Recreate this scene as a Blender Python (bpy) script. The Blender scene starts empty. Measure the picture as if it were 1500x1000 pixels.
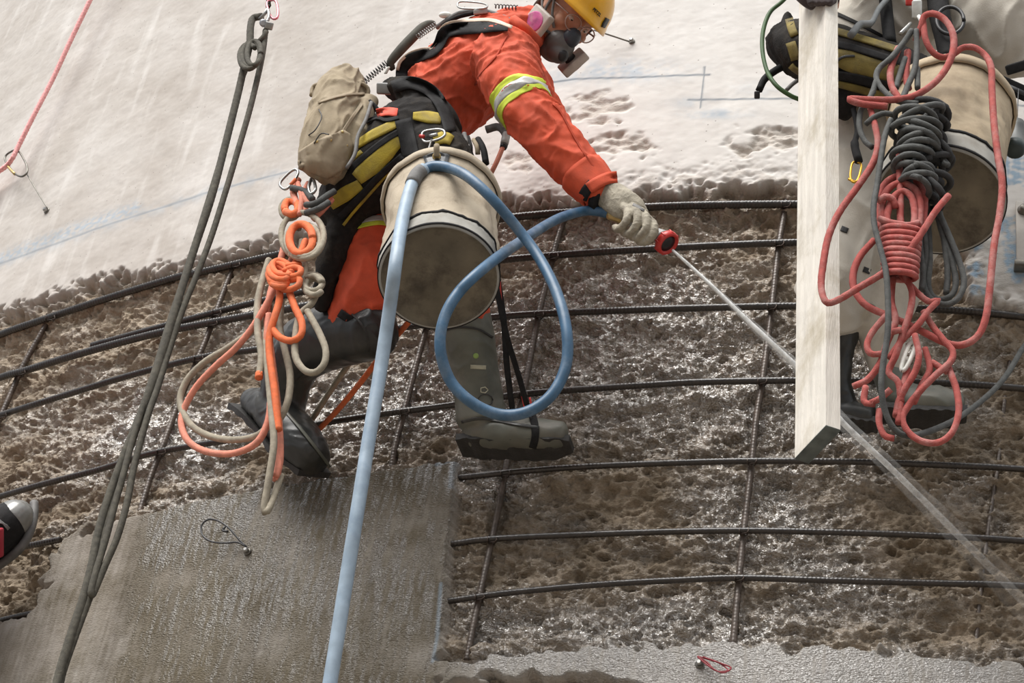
import bpy, bmesh, math, random
import numpy as np
from mathutils import Vector, Matrix, noise as mnoise
from mathutils.bvhtree import BVHTree

random.seed(7)
rng = np.random.default_rng(11)
scene = bpy.context.scene
C = scene.collection

# ------------------------------------------------------------------ camera
F_PX = 3000.0
PITCH, ROLL = 0.6575, 0.1789
CAM = np.array([0.0, 0.0, 1.6])
_F = np.array([0, math.cos(PITCH), math.sin(PITCH)])
_U = np.array([0, -math.sin(PITCH), math.cos(PITCH)])
_X = np.array([1.0, 0, 0])
CX = _X * math.cos(ROLL) + _U * math.sin(ROLL)
CU = -_X * math.sin(ROLL) + _U * math.cos(ROLL)
cam_data = bpy.data.cameras.new('camera')
cam_data.sensor_width = 36.0
cam_data.lens = 36.0 * F_PX / 1500.0
cam_data.clip_end = 200
cam = bpy.data.objects.new('camera', cam_data)
C.objects.link(cam)
m = Matrix.Identity(4)
for i in range(3):
    m[i][0], m[i][1], m[i][2], m[i][3] = CX[i], CU[i], -_F[i], CAM[i]
cam.matrix_world = m
scene.camera = cam

# ------------------------------------------------------------------ light
scene.view_settings.view_transform = 'Standard'
scene.view_settings.look = 'None'
scene.view_settings.gamma = 1.0
scene.view_settings.use_curve_mapping = False
scene.view_settings.exposure = 0.52
world = bpy.data.worlds.new('overcast_sky')
scene.world = world
world.use_nodes = True
wn = world.node_tree
wn.nodes.clear()
w_out = wn.nodes.new('ShaderNodeOutputWorld')
w_bg = wn.nodes.new('ShaderNodeBackground')
w_tc = wn.nodes.new('ShaderNodeTexCoord')
w_sep = wn.nodes.new('ShaderNodeSeparateXYZ')
w_rmp = wn.nodes.new('ShaderNodeValToRGB')
wn.links.new(w_tc.outputs['Generated'], w_sep.inputs[0])
wn.links.new(w_sep.outputs['Z'], w_rmp.inputs[0])
wn.links.new(w_rmp.outputs[0], w_bg.inputs[0])
wn.links.new(w_bg.outputs[0], w_out.inputs[0])
e = w_rmp.color_ramp.elements            # overcast sky: the zenith three times the horizon
e[0].position = 0.0; e[0].color = (0.33, 0.345, 0.37, 1)
e[1].position = 1.0; e[1].color = (0.96, 0.98, 1.0, 1)
w_bg.inputs[1].default_value = 0.86
sun_d = bpy.data.lights.new('sun', 'SUN')
sun_d.energy = 3.4
sun_d.angle = math.radians(44)
sun_d.color = (1.0, 0.97, 0.93)
sun = bpy.data.objects.new('sun', sun_d)
C.objects.link(sun)
sun.rotation_euler = Vector((0.45, 0.45, -0.85)).to_track_quat('-Z', 'Y').to_euler()

# ------------------------------------------------------------------ geometry of the place
SC = 4.3 / 5.0
R_W = 8.6588 * SC
AXX = 3.586 * SC
AXY = R_W + 4.3


def ray(px, py):
    return (px - 750.0) * CX - (py - 500.0) * CU + F_PX * _F


def P(px, py, off=0.0):
    """the point on the pier's surface (or off metres out from it) seen at a place of the photograph"""
    d = ray(px, py)
    r = R_W + off
    a = d[0] ** 2 + d[1] ** 2
    b = 2 * (-AXX * d[0] - AXY * d[1])
    c = AXX * AXX + AXY * AXY - r * r
    t = (-b - math.sqrt(max(b * b - 4 * a * c, 0))) / (2 * a)
    return CAM + t * d


def px2m(p):
    return float(np.dot(np.asarray(p) - CAM, _F)) / F_PX


def proj(Q):
    d = np.asarray(Q) - CAM
    z = d @ _F
    return 750 + F_PX * (d @ CX) / z, 500 - F_PX * (d @ CU) / z


# ------------------------------------------------------------------ helpers
def link(o, parent=None):
    C.objects.link(o)
    if parent is not None:
        o.parent = parent
        o.matrix_parent_inverse = parent.matrix_world.inverted() if parent.type != 'EMPTY' else Matrix.Translation(-Vector(parent.location))
    return o


def mesh_obj(name, verts, faces, mat, parent=None, smooth=True):
    me = bpy.data.meshes.new(name)
    me.from_pydata([tuple(map(float, v)) for v in verts], [], faces)
    me.validate()
    if smooth:
        me.polygons.foreach_set('use_smooth', [True] * len(me.polygons))
    o = bpy.data.objects.new(name, me)
    if isinstance(mat, (list, tuple)):
        for k in mat:
            me.materials.append(k)
    elif mat is not None:
        me.materials.append(mat)
    return link(o, parent)


def tag(o, label=None, cat=None, group=None, kind=None):
    if label: o['label'] = label
    if cat: o['category'] = cat
    if group: o['group'] = group
    if kind: o['kind'] = kind
    return o


def thing(name, loc, label, cat, group=None):
    o = bpy.data.objects.new(name, None)
    o.empty_display_size = 0.05
    o.location = tuple(map(float, loc))
    C.objects.link(o)
    return tag(o, label, cat, group)


def catmull(pts, n):
    pts = np.asarray(pts, float)
    if len(pts) == 2:
        t = np.linspace(0, 1, n)[:, None]
        return pts[0] * (1 - t) + pts[1] * t
    ext = np.vstack([2 * pts[0] - pts[1], pts, 2 * pts[-1] - pts[-2]])
    seg = np.linalg.norm(np.diff(pts[:, :3], axis=0), axis=1)
    cum = np.concatenate([[0], np.cumsum(seg)])
    out = []
    for s in np.linspace(0, cum[-1], n):
        i = min(max(np.searchsorted(cum, s, 'right') - 1, 0), len(pts) - 2)
        u = (s - cum[i]) / max(seg[i], 1e-9)
        p0, p1, p2, p3 = ext[i], ext[i + 1], ext[i + 2], ext[i + 3]
        out.append(0.5 * ((2 * p1) + (-p0 + p2) * u + (2 * p0 - 5 * p1 + 4 * p2 - p3) * u * u + (-p0 + 3 * p1 - 3 * p2 + p3) * u ** 3))
    return np.array(out)


def tube_geo(path, radii, ns=8, mod=None, caps=True):
    """swept tube along world points; mod(i, ang, s) scales the radius"""
    path = np.asarray(path, float)
    n = len(path)
    radii = np.broadcast_to(np.asarray(radii, float), (n,))
    T = np.gradient(path, axis=0)
    T /= np.linalg.norm(T, axis=1)[:, None] + 1e-12
    up = np.array([0, 0, 1.0]) if abs(T[0][2]) < 0.9 else np.array([1.0, 0, 0])
    N = np.cross(T[0], up); N /= np.linalg.norm(N)
    S = np.concatenate([[0], np.cumsum(np.linalg.norm(np.diff(path, axis=0), axis=1))])
    V, Fc = [], []
    ang = np.arange(ns) * 2 * math.pi / ns
    for i in range(n):
        N = N - T[i] * np.dot(N, T[i]); N /= np.linalg.norm(N) + 1e-12
        B = np.cross(T[i], N)
        k = np.ones(ns) if mod is None else mod(S[i], ang)
        V.append(path[i] + radii[i] * k[:, None] * (np.cos(ang)[:, None] * N + np.sin(ang)[:, None] * B))
    V = np.vstack(V)
    for i in range(n - 1):
        for j in range(ns):
            a, b = i * ns + j, i * ns + (j + 1) % ns
            Fc.append((a, b, b + ns, a + ns))
    if caps:
        Fc.append(tuple(range(ns - 1, -1, -1)))
        Fc.append(tuple((n - 1) * ns + j for j in range(ns)))
    return V, Fc


def tube(name, path, r, mat, parent=None, ns=8, n=None, mod=None):
    path = np.asarray(path, float)
    if n:
        path = catmull(path, n)
    V, Fc = tube_geo(path, r, ns, mod)
    return mesh_obj(name, V, Fc, mat, parent)


def pix_path(pts, n):
    """(px, py, off) triples -> smooth world path"""
    return catmull(np.array([P(*q) for q in pts]), n)


# ------------------------------------------------------------------ materials
MATS = {}


def nodes_of(name):
    mt = bpy.data.materials.new(name)
    mt.use_nodes = True
    nt = mt.node_tree
    return mt, nt, nt.nodes['Principled BSDF']


def mat(name, col, rough=0.6, metal=0.0, var=0.25, vscale=30.0, bump=0.0, bscale=200.0, spec=0.5, coat=0.0, stretch=None, dirt=None, dscale=8.0, damt=0.5):
    """procedural material: base colour varied by noise, optional dirt blotches and fine relief"""
    if name in MATS: return MATS[name]
    mt, nt, b = nodes_of(name)
    N, L = nt.nodes, nt.links
    tc = N.new('ShaderNodeTexCoord')
    src = tc.outputs['Object']
    if stretch:
        mp = N.new('ShaderNodeMapping'); mp.inputs['Scale'].default_value = stretch
        L.new(src, mp.inputs[0]); src = mp.outputs[0]
    nz = N.new('ShaderNodeTexNoise'); nz.inputs['Scale'].default_value = vscale; nz.inputs['Detail'].default_value = 5
    L.new(src, nz.inputs['Vector'])
    rm = N.new('ShaderNodeValToRGB')
    rm.color_ramp.elements[0].position = 0.3; rm.color_ramp.elements[1].position = 0.7
    rm.color_ramp.elements[0].color = tuple(c * (1 - var) for c in col) + (1,)
    rm.color_ramp.elements[1].color = tuple(min(c * (1 + var), 1) for c in col) + (1,)
    L.new(nz.outputs['Fac'], rm.inputs[0])
    out = rm.outputs[0]
    if dirt:
        n2 = N.new('ShaderNodeTexNoise'); n2.inputs['Scale'].default_value = dscale; n2.inputs['Detail'].default_value = 8; n2.inputs['Roughness'].default_value = 0.7
        L.new(tc.outputs['Object'], n2.inputs['Vector'])
        r2 = N.new('ShaderNodeValToRGB'); r2.color_ramp.elements[0].position = 0.48; r2.color_ramp.elements[1].position = 0.68
        r2.color_ramp.elements[1].color = (damt, damt, damt, 1)
        L.new(n2.outputs['Fac'], r2.inputs[0])
        mx = N.new('ShaderNodeMix'); mx.data_type = 'RGBA'
        L.new(r2.outputs[0], mx.inputs['Factor']); L.new(out, mx.inputs[6]); mx.inputs[7].default_value = tuple(dirt) + (1,)
        out = mx.outputs[2]
    L.new(out, b.inputs['Base Color'])
    b.inputs['Roughness'].default_value = rough
    b.inputs['Metallic'].default_value = metal
    b.inputs['Specular IOR Level'].default_value = spec
    if coat: b.inputs['Coat Weight'].default_value = coat
    if bump:
        n3 = N.new('ShaderNodeTexNoise'); n3.inputs['Scale'].default_value = bscale; n3.inputs['Detail'].default_value = 4
        L.new(src, n3.inputs['Vector'])
        bp = N.new('ShaderNodeBump'); bp.inputs['Strength'].default_value = bump; bp.inputs['Distance'].default_value = 0.004
        L.new(n3.outputs['Fac'], bp.inputs['Height']); L.new(bp.outputs[0], b.inputs['Normal'])
    MATS[name] = mt
    return mt


# ------------------------------------------------------------------ the concrete pier
def fft_noise(nu, nv, cell, su, sv, beta, lo, seed):
    """power-law noise on the grid, features between lo and su/sv metres"""
    g = np.random.default_rng(seed)
    a = np.fft.rfft2(g.standard_normal((nu, nv)))
    fu = np.fft.fftfreq(nu, cell)[:, None] * su
    fv = np.fft.rfftfreq(nv, cell)[None, :] * sv
    k = np.sqrt(fu ** 2 + fv ** 2)
    k0 = np.maximum(k, 1.0)
    amp = k0 ** (-beta) * (k > 0) * np.exp(-np.maximum(1 - k, 0) * 3)
    amp *= np.exp(-(np.sqrt((np.fft.fftfreq(nu, cell)[:, None]) ** 2 + (np.fft.rfftfreq(nv, cell)[None, :]) ** 2) * lo) ** 2)
    z = np.fft.irfft2(a * amp, (nu, nv))
    return z / z.std()


def poly_sd(px, py, poly):
    """signed distance in pixels, positive inside"""
    poly = np.asarray(poly, float)
    d = np.full(px.shape, 1e9)
    ins = np.zeros(px.shape, bool)
    n = len(poly)
    for i in range(n):
        x0, y0 = poly[i]; x1, y1 = poly[(i + 1) % n]
        dx, dy = x1 - x0, y1 - y0
        t = np.clip(((px - x0) * dx + (py - y0) * dy) / (dx * dx + dy * dy + 1e-9), 0, 1)
        d = np.minimum(d, (px - x0 - t * dx) ** 2 + (py - y0 - t * dy) ** 2)
        c = ((y0 > py) != (y1 > py)) & (px < dx * (py - y0) / (dy + 1e-12 * (dy == 0)) + x0)
        ins ^= c
    d = np.sqrt(d)
    return np.where(ins, d, -d)


def line_d(px, py, pts):
    d = np.full(px.shape, 1e9)
    for (x0, y0), (x1, y1) in zip(pts[:-1], pts[1:]):
        dx, dy = x1 - x0, y1 - y0
        t = np.clip(((px - x0) * dx + (py - y0) * dy) / (dx * dx + dy * dy + 1e-9), 0, 1)
        d = np.minimum(d, (px - x0 - t * dx) ** 2 + (py - y0 - t * dy) ** 2)
    return np.sqrt(d)


def sstep(a, b, x):
    t = np.clip((x - a) / (b - a), 0, 1)
    return t * t * (3 - 2 * t)


UPPER = [(-900, -1500), (-900, 780), (-300, 560), (-100, 490), (0, 452), (60, 434), (130, 408), (165, 396), (190, 397), (260, 384), (320, 368), (390, 350), (480, 327), (560, 308),
         (640, 292), (740, 284), (800, 283), (860, 286), (905, 280), (950, 274), (1000, 268), (1080, 262), (1170, 262), (1260, 275), (1330, 300), (1415, 345), (1425, 428),
         (1460, 438), (1500, 446), (1700, 460), (2500, 520), (2500, -1500)]
LOWER = [(-900, 1180), (-300, 1010), (0, 912), (52, 893), (57, 860), (64, 838), (80, 805), (92, 790), (132, 770), (192, 754), (232, 746), (288, 731), (384, 714), (460, 701), (540, 690), (610, 680), (667, 672),
         (664, 720), (660, 760), (655, 800), (652, 880), (643, 968), (700, 962), (780, 953), (860, 946), (930, 944), (1000, 943), (1075, 940), (1150, 945), (1250, 946), (1350, 956), (1420, 966), (1500, 978),
         (1800, 1030), (2500, 1150), (2500, 2500), (-900, 2500)]
BELOW = [(560, 1030), (640, 996), (690, 993), (720, 989), (790, 988), (850, 986), (880, 992), (935, 998), (1000, 1040), (800, 1100)]
PITS = [([(838, 150), (870, 138), (905, 146), (918, 156), (900, 170), (872, 178), (845, 176)], 0.012),
        ([(868, 218), (880, 200), (905, 196), (935, 200), (952, 206), (962, 216), (940, 221), (900, 222)], 0.018),
        ([(1064, 217), (1085, 203), (1108, 196), (1124, 186), (1150, 192), (1175, 190), (1178, 216), (1120, 218)], 0.02),
        ([(735, 235), (775, 224), (800, 228), (790, 240), (745, 246)], 0.01)]


def build_wall():
    corners = [P(x, y) for x in (-40, 1540) for y in (-40, 1040)]
    th = [math.atan2(c[0] - AXX, -(c[1] - AXY)) for c in corners]
    zs = [c[2] for c in corners]
    cell = 0.0046

    def axis(a, b, far):
        n = int((b - a) / cell)
        mid = np.linspace(a, b, n)
        st, x, outs = cell, 0.0, []
        while x < far:
            st = min(st * 1.12, 0.25); x += st; outs.append(x)
        outs = np.array(outs)
        return np.concatenate([a - outs[::-1], mid, b + outs]), len(outs), n
    u, pu, nu = axis(min(th) * R_W, max(th) * R_W, 5.5)
    z, pz, nz = axis(min(zs), max(zs), 4.5)
    z = np.maximum(z, 0.0) if z[0] > -0.5 else z
    U, Z = np.meshgrid(u, z, indexing='ij')
    TH = U / R_W

    def pad(a):
        return np.pad(a, ((pu, pu), (pz, pz)), mode='wrap') if max(pu, pz) < min(a.shape) else a
    X = AXX + R_W * np.sin(TH); Y = AXY - R_W * np.cos(TH)
    px, py = proj(np.stack([X, Y, Z], -1))
    px, py = px.astype(np.float32), py.astype(np.float32)
    # relief fields
    big = pad(fft_noise(nu, nz, cell, 0.26, 0.15, 1.9, 0.008, 1))
    mid = pad(fft_noise(nu, nz, cell, 0.10, 0.06, 2.3, 0.012, 2))
    fin = pad(fft_noise(nu, nz, cell, 0.042, 0.027, 2.0, 0.009, 3))
    edge = pad(fft_noise(nu, nz, cell, 0.12, 0.09, 2.0, 0.015, 4))
    soft = pad(fft_noise(nu, nz, cell, 0.5, 0.35, 1.6, 0.02, 5))
    drip = pad(fft_noise(nu, nz, cell, 0.03, 0.45, 1.2, 0.008, 6))
    sd_up = poly_sd(px, py, UPPER) + edge * 3.4 + mid * 0.9 + fin * 1.9
    sd_lo = poly_sd(px, py, LOWER) + edge * np.where((px > 150) & (py < 930) & (px < 700), 0.4, 5.0) + fin * 0.7
    sd_lo = np.minimum(sd_lo, -(poly_sd(px, py, BELOW) + edge * 3))
    smooth = np.maximum(sstep(-15, 4, sd_up), sstep(-4, 3, sd_lo))
    chip = 1 - smooth
    # depth of the chipped zone: deeper away from its edges
    dist = np.minimum(-sd_up, -sd_lo)
    depth = 0.052 + 0.030 * sstep(10, 70, dist)
    rough = 0.010 * np.clip(big, -2.2, 2.2) + 0.0075 * (0.9 - np.abs(mid)) + 0.0056 * (0.8 - np.abs(fin))
    off = chip * (-depth + rough)
    off += (1 - chip) * (0.0002 * edge + 0.0001 * fin + 0.0008 * soft)
    # crumbled lip above the chipped zone
    lip = sstep(34, 4, sd_up) * sstep(-5, 4, sd_up) * sstep(700, 900, px)
    off += lip * (-0.005 + 0.0016 * np.clip(mid, -2, 2) + 0.0008 * fin)
    pit = np.zeros_like(px)
    for poly, dp in PITS:
        s = sstep(-9, 9, poly_sd(px, py, poly) + edge * 5 + mid * 3)
        pit = np.maximum(pit, s)
        off -= s * dp * 0.8 * (0.7 + 0.28 * np.clip(mid, -1.5, 1.8) + 0.12 * fin)
    rr = R_W + off
    V = np.stack([AXX + rr * np.sin(TH), AXY - rr * np.cos(TH), Z], -1)
    n0, n1 = U.shape
    idx = np.arange(n0 * n1).reshape(n0, n1)
    quads = np.stack([idx[:-1, :-1], idx[1:, :-1], idx[1:, 1:], idx[:-1, 1:]], -1).reshape(-1, 4)
    me = bpy.data.meshes.new('wall_front')
    me.vertices.add(n0 * n1); me.vertices.foreach_set('co', V.reshape(-1))
    me.loops.add(quads.size); me.loops.foreach_set('vertex_index', quads.reshape(-1).astype(np.int32))
    me.polygons.add(len(quads))
    me.polygons.foreach_set('loop_start', np.arange(0, quads.size, 4, dtype=np.int32))
    me.polygons.foreach_set('use_smooth', np.ones(len(quads), bool))
    me.update(calc_edges=True)
    # what the surface is made of: r = chipped, g = wet, b = dark lower panel (wet, with some shade in its colour), a = chalk
    wet = np.zeros_like(px)
    for (cx, cy, sx, sy, a) in [(900, 480, 230, 130, 1.0), (1080, 560, 160, 90, .9), (700, 540, 160, 110, .8), (220, 620, 150, 70, .75), (540, 580, 130, 70, .9), (1000, 900, 210, 60, 1.0), (1110, 740, 130, 80, .8),
                                (1250, 560, 110, 90, .85), (700, 690, 90, 40, .8), (760, 900, 120, 60, .55), (300, 770, 130, 60, .8), (460, 830, 200, 110, .75), (1150, 980, 320, 40, 1.1), (820, 960, 200, 25, 1.0), (350, 480, 90, 60, .3), (1400, 540, 120, 60, .35), (1220, 850, 120, 60, .6)]:
        wet = np.maximum(wet, a * np.exp(-((px - cx) / sx) ** 2 - ((py - cy) / sy) ** 2))
    low = sstep(-3, 3, sd_lo)
    wet = np.clip(1.55 * wet + 0.16 * soft + low * 0.20 * drip, 0, 1)
    wet *= np.maximum(chip, low)
    wet *= 1 - low * (1 - np.clip(0.60 + 0.52 * drip + 0.6 * sstep(640, 700, px), 0.10, 1.0))
    wet *= 1 - low * sstep(215, 170, px - (880 - py) * 0.23)
    dark = low * (1 - 0.30 * sstep(640, 720, px)) * np.clip(0.95 + 0.04 * drip + 0.06 * soft + 0.25 * wet - 0.22 * sstep(215, 150, px - (880 - py) * 0.23), 0, 1)
    dark = np.maximum(dark, (1 - chip) * (1 - low) * np.clip(0.30 + 0.15 * edge, 0, 1) * sstep(1390, 1430, px) * sstep(270, 340, py))
    # chalk snapped lines and the blue haze of powder around them
    main = [(-60, 408), (0, 386), (60, 364), (120, 343), (180, 322), (240, 303), (300, 283), (380, 262), (440, 247)]
    chalk = 0.25 * sstep(3.0, 0.8, line_d(px, py, main))
    chalk = np.maximum(chalk, 0.55 * np.exp(-(line_d(px, py, [(0, 380), (60, 356), (110, 336), (200, 305)]) / 9) ** 2) * np.clip(0.6 + 0.4 * fin, 0, 1))
    chalk = np.maximum(chalk, 0.25 * np.exp(-(line_d(px, py, main) / 8) ** 2) * np.clip(0.5 + 0.5 * edge, 0, 1))
    blk = 0.42 * sstep(2.0, 0.6, line_d(px, py, main))
    for ln in ([(770, 128), (810, 120), (840, 116), (880, 114), (960, 112), (1040, 109)], [(1032, 98), (1030, 125), (1026, 157)], [(1008, 146), (1060, 145), (1170, 144)], [(1395, 144), (1500, 155)]):
        blk = np.maximum(blk, 0.8 * sstep(2.0, 0.7, line_d(px, py, ln)))
    for (cx, cy, sx, sy, a) in [(900, 104, 90, 16, .42), (1050, 167, 45, 7, .45), (1015, 150, 30, 9, .3), (1120, 130, 50, 14, .15), (820, 112, 40, 12, .35)]:
        chalk = np.maximum(chalk, a * np.exp(-((px - cx) / sx) ** 2 - ((py - cy) / sy) ** 2) * np.clip(0.7 + 0.3 * edge + 0.2 * fin, 0, 1.2))
    for poly in ([(1462, 330), (1500, 300), (1560, 300), (1560, 400), (1490, 410), (1475, 390)], [(1425, 365), (1432, 362), (1434, 420), (1428, 425)], [(1470, 220), (1520, 215), (1520, 270), (1470, 270)]):
        chalk = np.maximum(chalk, 0.9 * sstep(-4, 4, poly_sd(px, py, poly) + 6 * edge) * np.clip(0.72 + 0.30 * fin + 0.2 * drip, 0, 1))
    low_edge = sstep(5, 1.5, line_d(px, py, [(640, 680), (665, 672), (662, 690), (660, 712)])) + sstep(4, 1, line_d(px, py, [(646, 855), (640, 935), (633, 968)]))
    chalk = np.maximum(chalk, 0.35 * np.clip(low_edge, 0, 1))
    col = np.stack([np.maximum(chip, pit * 0.40 + lip * 0.30 * np.clip(0.5 + 0.5 * mid, 0, 1)), wet, dark, chalk], -1).astype(np.float32)
    ca = me.color_attributes.new('zones', 'FLOAT_COLOR', 'POINT')
    ca.data.foreach_set('color', col.reshape(-1))
    at = me.attributes.new('ink', 'FLOAT', 'POINT')
    at.data.foreach_set('value', blk.reshape(-1).astype(np.float32))

    mt, nt, b = nodes_of('pier_concrete')
    N, L = nt.nodes, nt.links
    att = N.new('ShaderNodeAttribute'); att.attribute_name = 'zones'
    ink = N.new('ShaderNodeAttribute'); ink.attribute_name = 'ink'
    sep = N.new('ShaderNodeSeparateColor'); L.new(att.outputs['Color'], sep.inputs[0])
    chipS, wetS, darkS, chalkS = sep.outputs[0], sep.outputs[1], sep.outputs[2], att.outputs['Alpha']
    tc = N.new('ShaderNodeTexCoord')

    def nz(scale, detail=6, rough=0.6, vec=None):
        k = N.new('ShaderNodeTexNoise'); k.inputs['Scale'].default_value = scale; k.inputs['Detail'].default_value = detail; k.inputs['Roughness'].default_value = rough
        L.new(vec or tc.outputs['Object'], k.inputs['Vector']); return k.outputs['Fac']

    def ramp(src, *st):
        r = N.new('ShaderNodeValToRGB')
        while len(r.color_ramp.elements) < len(st): r.color_ramp.elements.new(0.5)
        for el, (p, c) in zip(r.color_ramp.elements, st):
            el.position = p; el.color = tuple(c) + (1,) if len(c) == 3 else c
        L.new(src, r.inputs[0]); return r.outputs[0]

    def mix(f, a, c):
        x = N.new('ShaderNodeMix'); x.data_type = 'RGBA'
        if isinstance(f, float): x.inputs['Factor'].default_value = f
        else: L.new(f, x.inputs['Factor'])
        for s, i in ((a, 6), (c, 7)):
            if isinstance(s, tuple): x.inputs[i].default_value = s + (1,)
            else: L.new(s, x.inputs[i])
        return x.outputs[2]

    def math_(op, a, c=None, clamp=False):
        x = N.new('ShaderNodeMath'); x.operation = op; x.use_clamp = clamp
        for i, s in enumerate((a, c)):
            if s is None: continue
            if isinstance(s, (int, float)): x.inputs[i].default_value = s
            else: L.new(s, x.inputs[i])
        return x.outputs[0]
    mp = N.new('ShaderNodeMapping'); mp.inputs['Scale'].default_value = (1, 1, 0.16); L.new(tc.outputs['Object'], mp.inputs[0])
    pale = ramp(nz(3.0, 8, 0.65), (0.30, (0.40, 0.36, 0.322)), (0.52, (0.49, 0.455, 0.42)), (0.72, (0.57, 0.54, 0.51)))
    pale = mix(math_('MULTIPLY', math_('SUBTRACT', nz(60, 5), 0.5, True), 0.8), pale, (0.36, 0.33, 0.30))
    streak = math_('MULTIPLY', math_('SUBTRACT', nz(14, 4, 0.5, mp.outputs[0]), 0.55, True), 2.0, True)
    pale = mix(streak, pale, (0.74, 0.72, 0.69))
    # paler towards the right hand part of the pier, with whitish streaks running down
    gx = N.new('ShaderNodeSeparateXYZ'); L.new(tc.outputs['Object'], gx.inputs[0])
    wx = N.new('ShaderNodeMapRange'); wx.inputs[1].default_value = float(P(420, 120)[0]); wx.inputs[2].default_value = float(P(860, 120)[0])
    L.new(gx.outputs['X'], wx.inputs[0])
    right_pale = math_('MULTIPLY', wx.outputs[0], math_('ADD', 0.35, math_('MULTIPLY', nz(5, 5, 0.6, mp.outputs[0]), 0.6)), True)
    pale = mix(right_pale, pale, (0.68, 0.665, 0.64))
    spk = N.new('ShaderNodeTexVoronoi'); spk.inputs['Scale'].default_value = 26; L.new(tc.outputs['Object'], spk.inputs['Vector'])
    pale = mix(math_('MULTIPLY', math_('LESS_THAN', spk.outputs['Distance'], 0.07), 0.6), pale, (0.20, 0.17, 0.15))
    wet_dim_panel = ramp(nz(5.0, 8, 0.65, mp.outputs[0]), (0.3, (0.066, 0.051, 0.031)), (0.55, (0.100, 0.080, 0.050)), (0.75, (0.140, 0.114, 0.075)))  # wet brown, with the light's falloff down the wall mixed into the colour
    raw = ramp(nz(9.0, 9, 0.7), (0.25, (0.060, 0.043, 0.027)), (0.5, (0.21, 0.165, 0.115)), (0.75, (0.38, 0.31, 0.235)))
    rawdry = ramp(nz(16.0, 9, 0.7), (0.25, (0.17, 0.125, 0.082)), (0.5, (0.34, 0.275, 0.205)), (0.75, (0.50, 0.435, 0.355)))
    base = mix(darkS, pale, wet_dim_panel)
    # dry raw concrete near the top of the opening, soaked further down
    geo = N.new('ShaderNodeSeparateXYZ'); L.new(tc.outputs['Object'], geo.inputs[0])
    zt = N.new('ShaderNodeMapRange'); zt.inputs[1].default_value = Z_DRY0; zt.inputs[2].default_value = Z_DRY1
    L.new(geo.outputs['Z'], zt.inputs[0])
    rawmix = mix(zt.outputs[0], raw, rawdry)
    base = mix(chipS, base, rawmix)
    base = mix(math_('MULTIPLY', wetS, 0.22), base, (0.060, 0.046, 0.033))
    base = mix(math_('MULTIPLY', chalkS, 1.0), base, (0.25, 0.36, 0.47))
    base = mix(ink.outputs['Fac'], base, (0.16, 0.19, 0.22))
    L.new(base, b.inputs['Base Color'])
    rg = N.new('ShaderNodeMapRange'); rg.inputs[3].default_value = 0.85; rg.inputs[4].default_value = 0.22
    L.new(math_('ADD', wetS, math_('MULTIPLY', math_('MULTIPLY', math_('SUBTRACT', nz(24, 4), 0.5), 1.2), wetS), True), rg.inputs[0])
    L.new(rg.outputs[0], b.inputs['Roughness'])
    L.new(math_('ADD', 0.3, math_('MULTIPLY', wetS, math_('SUBTRACT', 0.7, math_('MULTIPLY', darkS, 0.6)))), b.inputs['Specular IOR Level'])
    L.new(math_('MULTIPLY', wetS, math_('SUBTRACT', 1.0, math_('MULTIPLY', darkS, 0.35))), b.inputs['Coat Weight'])
    b.inputs['Coat IOR'].default_value = 2.2
    b.inputs['Coat Roughness'].default_value = 0.055
    mpb = N.new('ShaderNodeMapping'); mpb.inputs['Scale'].default_value = (1, 1, 1.7); L.new(tc.outputs['Object'], mpb.inputs[0])
    h1 = nz(46, 4, 0.55, mpb.outputs[0])
    h2 = nz(135, 2, 0.5, mpb.outputs[0])
    hh = math_('ADD', math_('MULTIPLY', h1, math_('SUBTRACT', 1.0, math_('MULTIPLY', darkS, 0.75))), math_('MULTIPLY', h2, math_('ADD', 0.45, math_('MULTIPLY', darkS, 0.45))))
    bp = N.new('ShaderNodeBump'); bp.inputs['Distance'].default_value = 0.014
    st = math_('ADD', 0.03, math_('ADD', math_('MULTIPLY', chipS, 0.62), math_('ADD', math_('MULTIPLY', wetS, 0.38), math_('MULTIPLY', darkS, 0.45))), True)
    L.new(st, bp.inputs['Strength']); L.new(hh, bp.inputs['Height'])
    L.new(bp.outputs[0], b.inputs['Normal']); L.new(bp.outputs[0], b.inputs['Coat Normal'])
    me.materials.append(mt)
    o = bpy.data.objects.new('wall_front', me)
    C.objects.link(o)
    tag(o, 'curved concrete pier wall, pale above, chipped to brown aggregate and rebar, wet below', kind='structure')
    return o


Z_DRY0, Z_DRY1 = float(P(750, 640)[2]), float(P(750, 380)[2])
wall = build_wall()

# the ground under the camera
ground = mesh_obj('floor', [(-14, -14, 0), (16, -14, 0), (16, 20, 0), (-14, 20, 0)], [(0, 1, 2, 3)], mat('ground_mud', (0.20, 0.17, 0.14), 0.9, var=0.3, vscale=2, bump=0.4, bscale=20), smooth=False)
tag(ground, 'muddy ground at the foot of the pier', kind='structure')

# ------------------------------------------------------------------ reinforcing bars
M_BAR = mat('wet_rebar', (0.022, 0.0165, 0.0135), 0.30, 0.0, var=0.5, vscale=40, bump=0.3, bscale=160, spec=0.5, coat=0.35)
M_BARV = mat('worn_rebar', (0.095, 0.074, 0.060), 0.33, 0.1, var=0.4, vscale=40, bump=0.3, bscale=160)
M_WIRE = mat('tie_wire', (0.09, 0.07, 0.06), 0.45, 0.8)
RIB = 0.0115
BARS = []


def rib_mod(pitch):
    def f(s, ang):
        ph = (s / pitch + ang / math.pi * 0.5 * np.sign(np.sin(ang) + 1e-6)) % 1.0
        k = 1 + 0.13 * np.exp(-((ph - 0.5) / 0.20) ** 2)
        k = np.where(np.abs(np.sin(ang)) < 0.2, 1.13, k)
        return k
    return f


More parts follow.
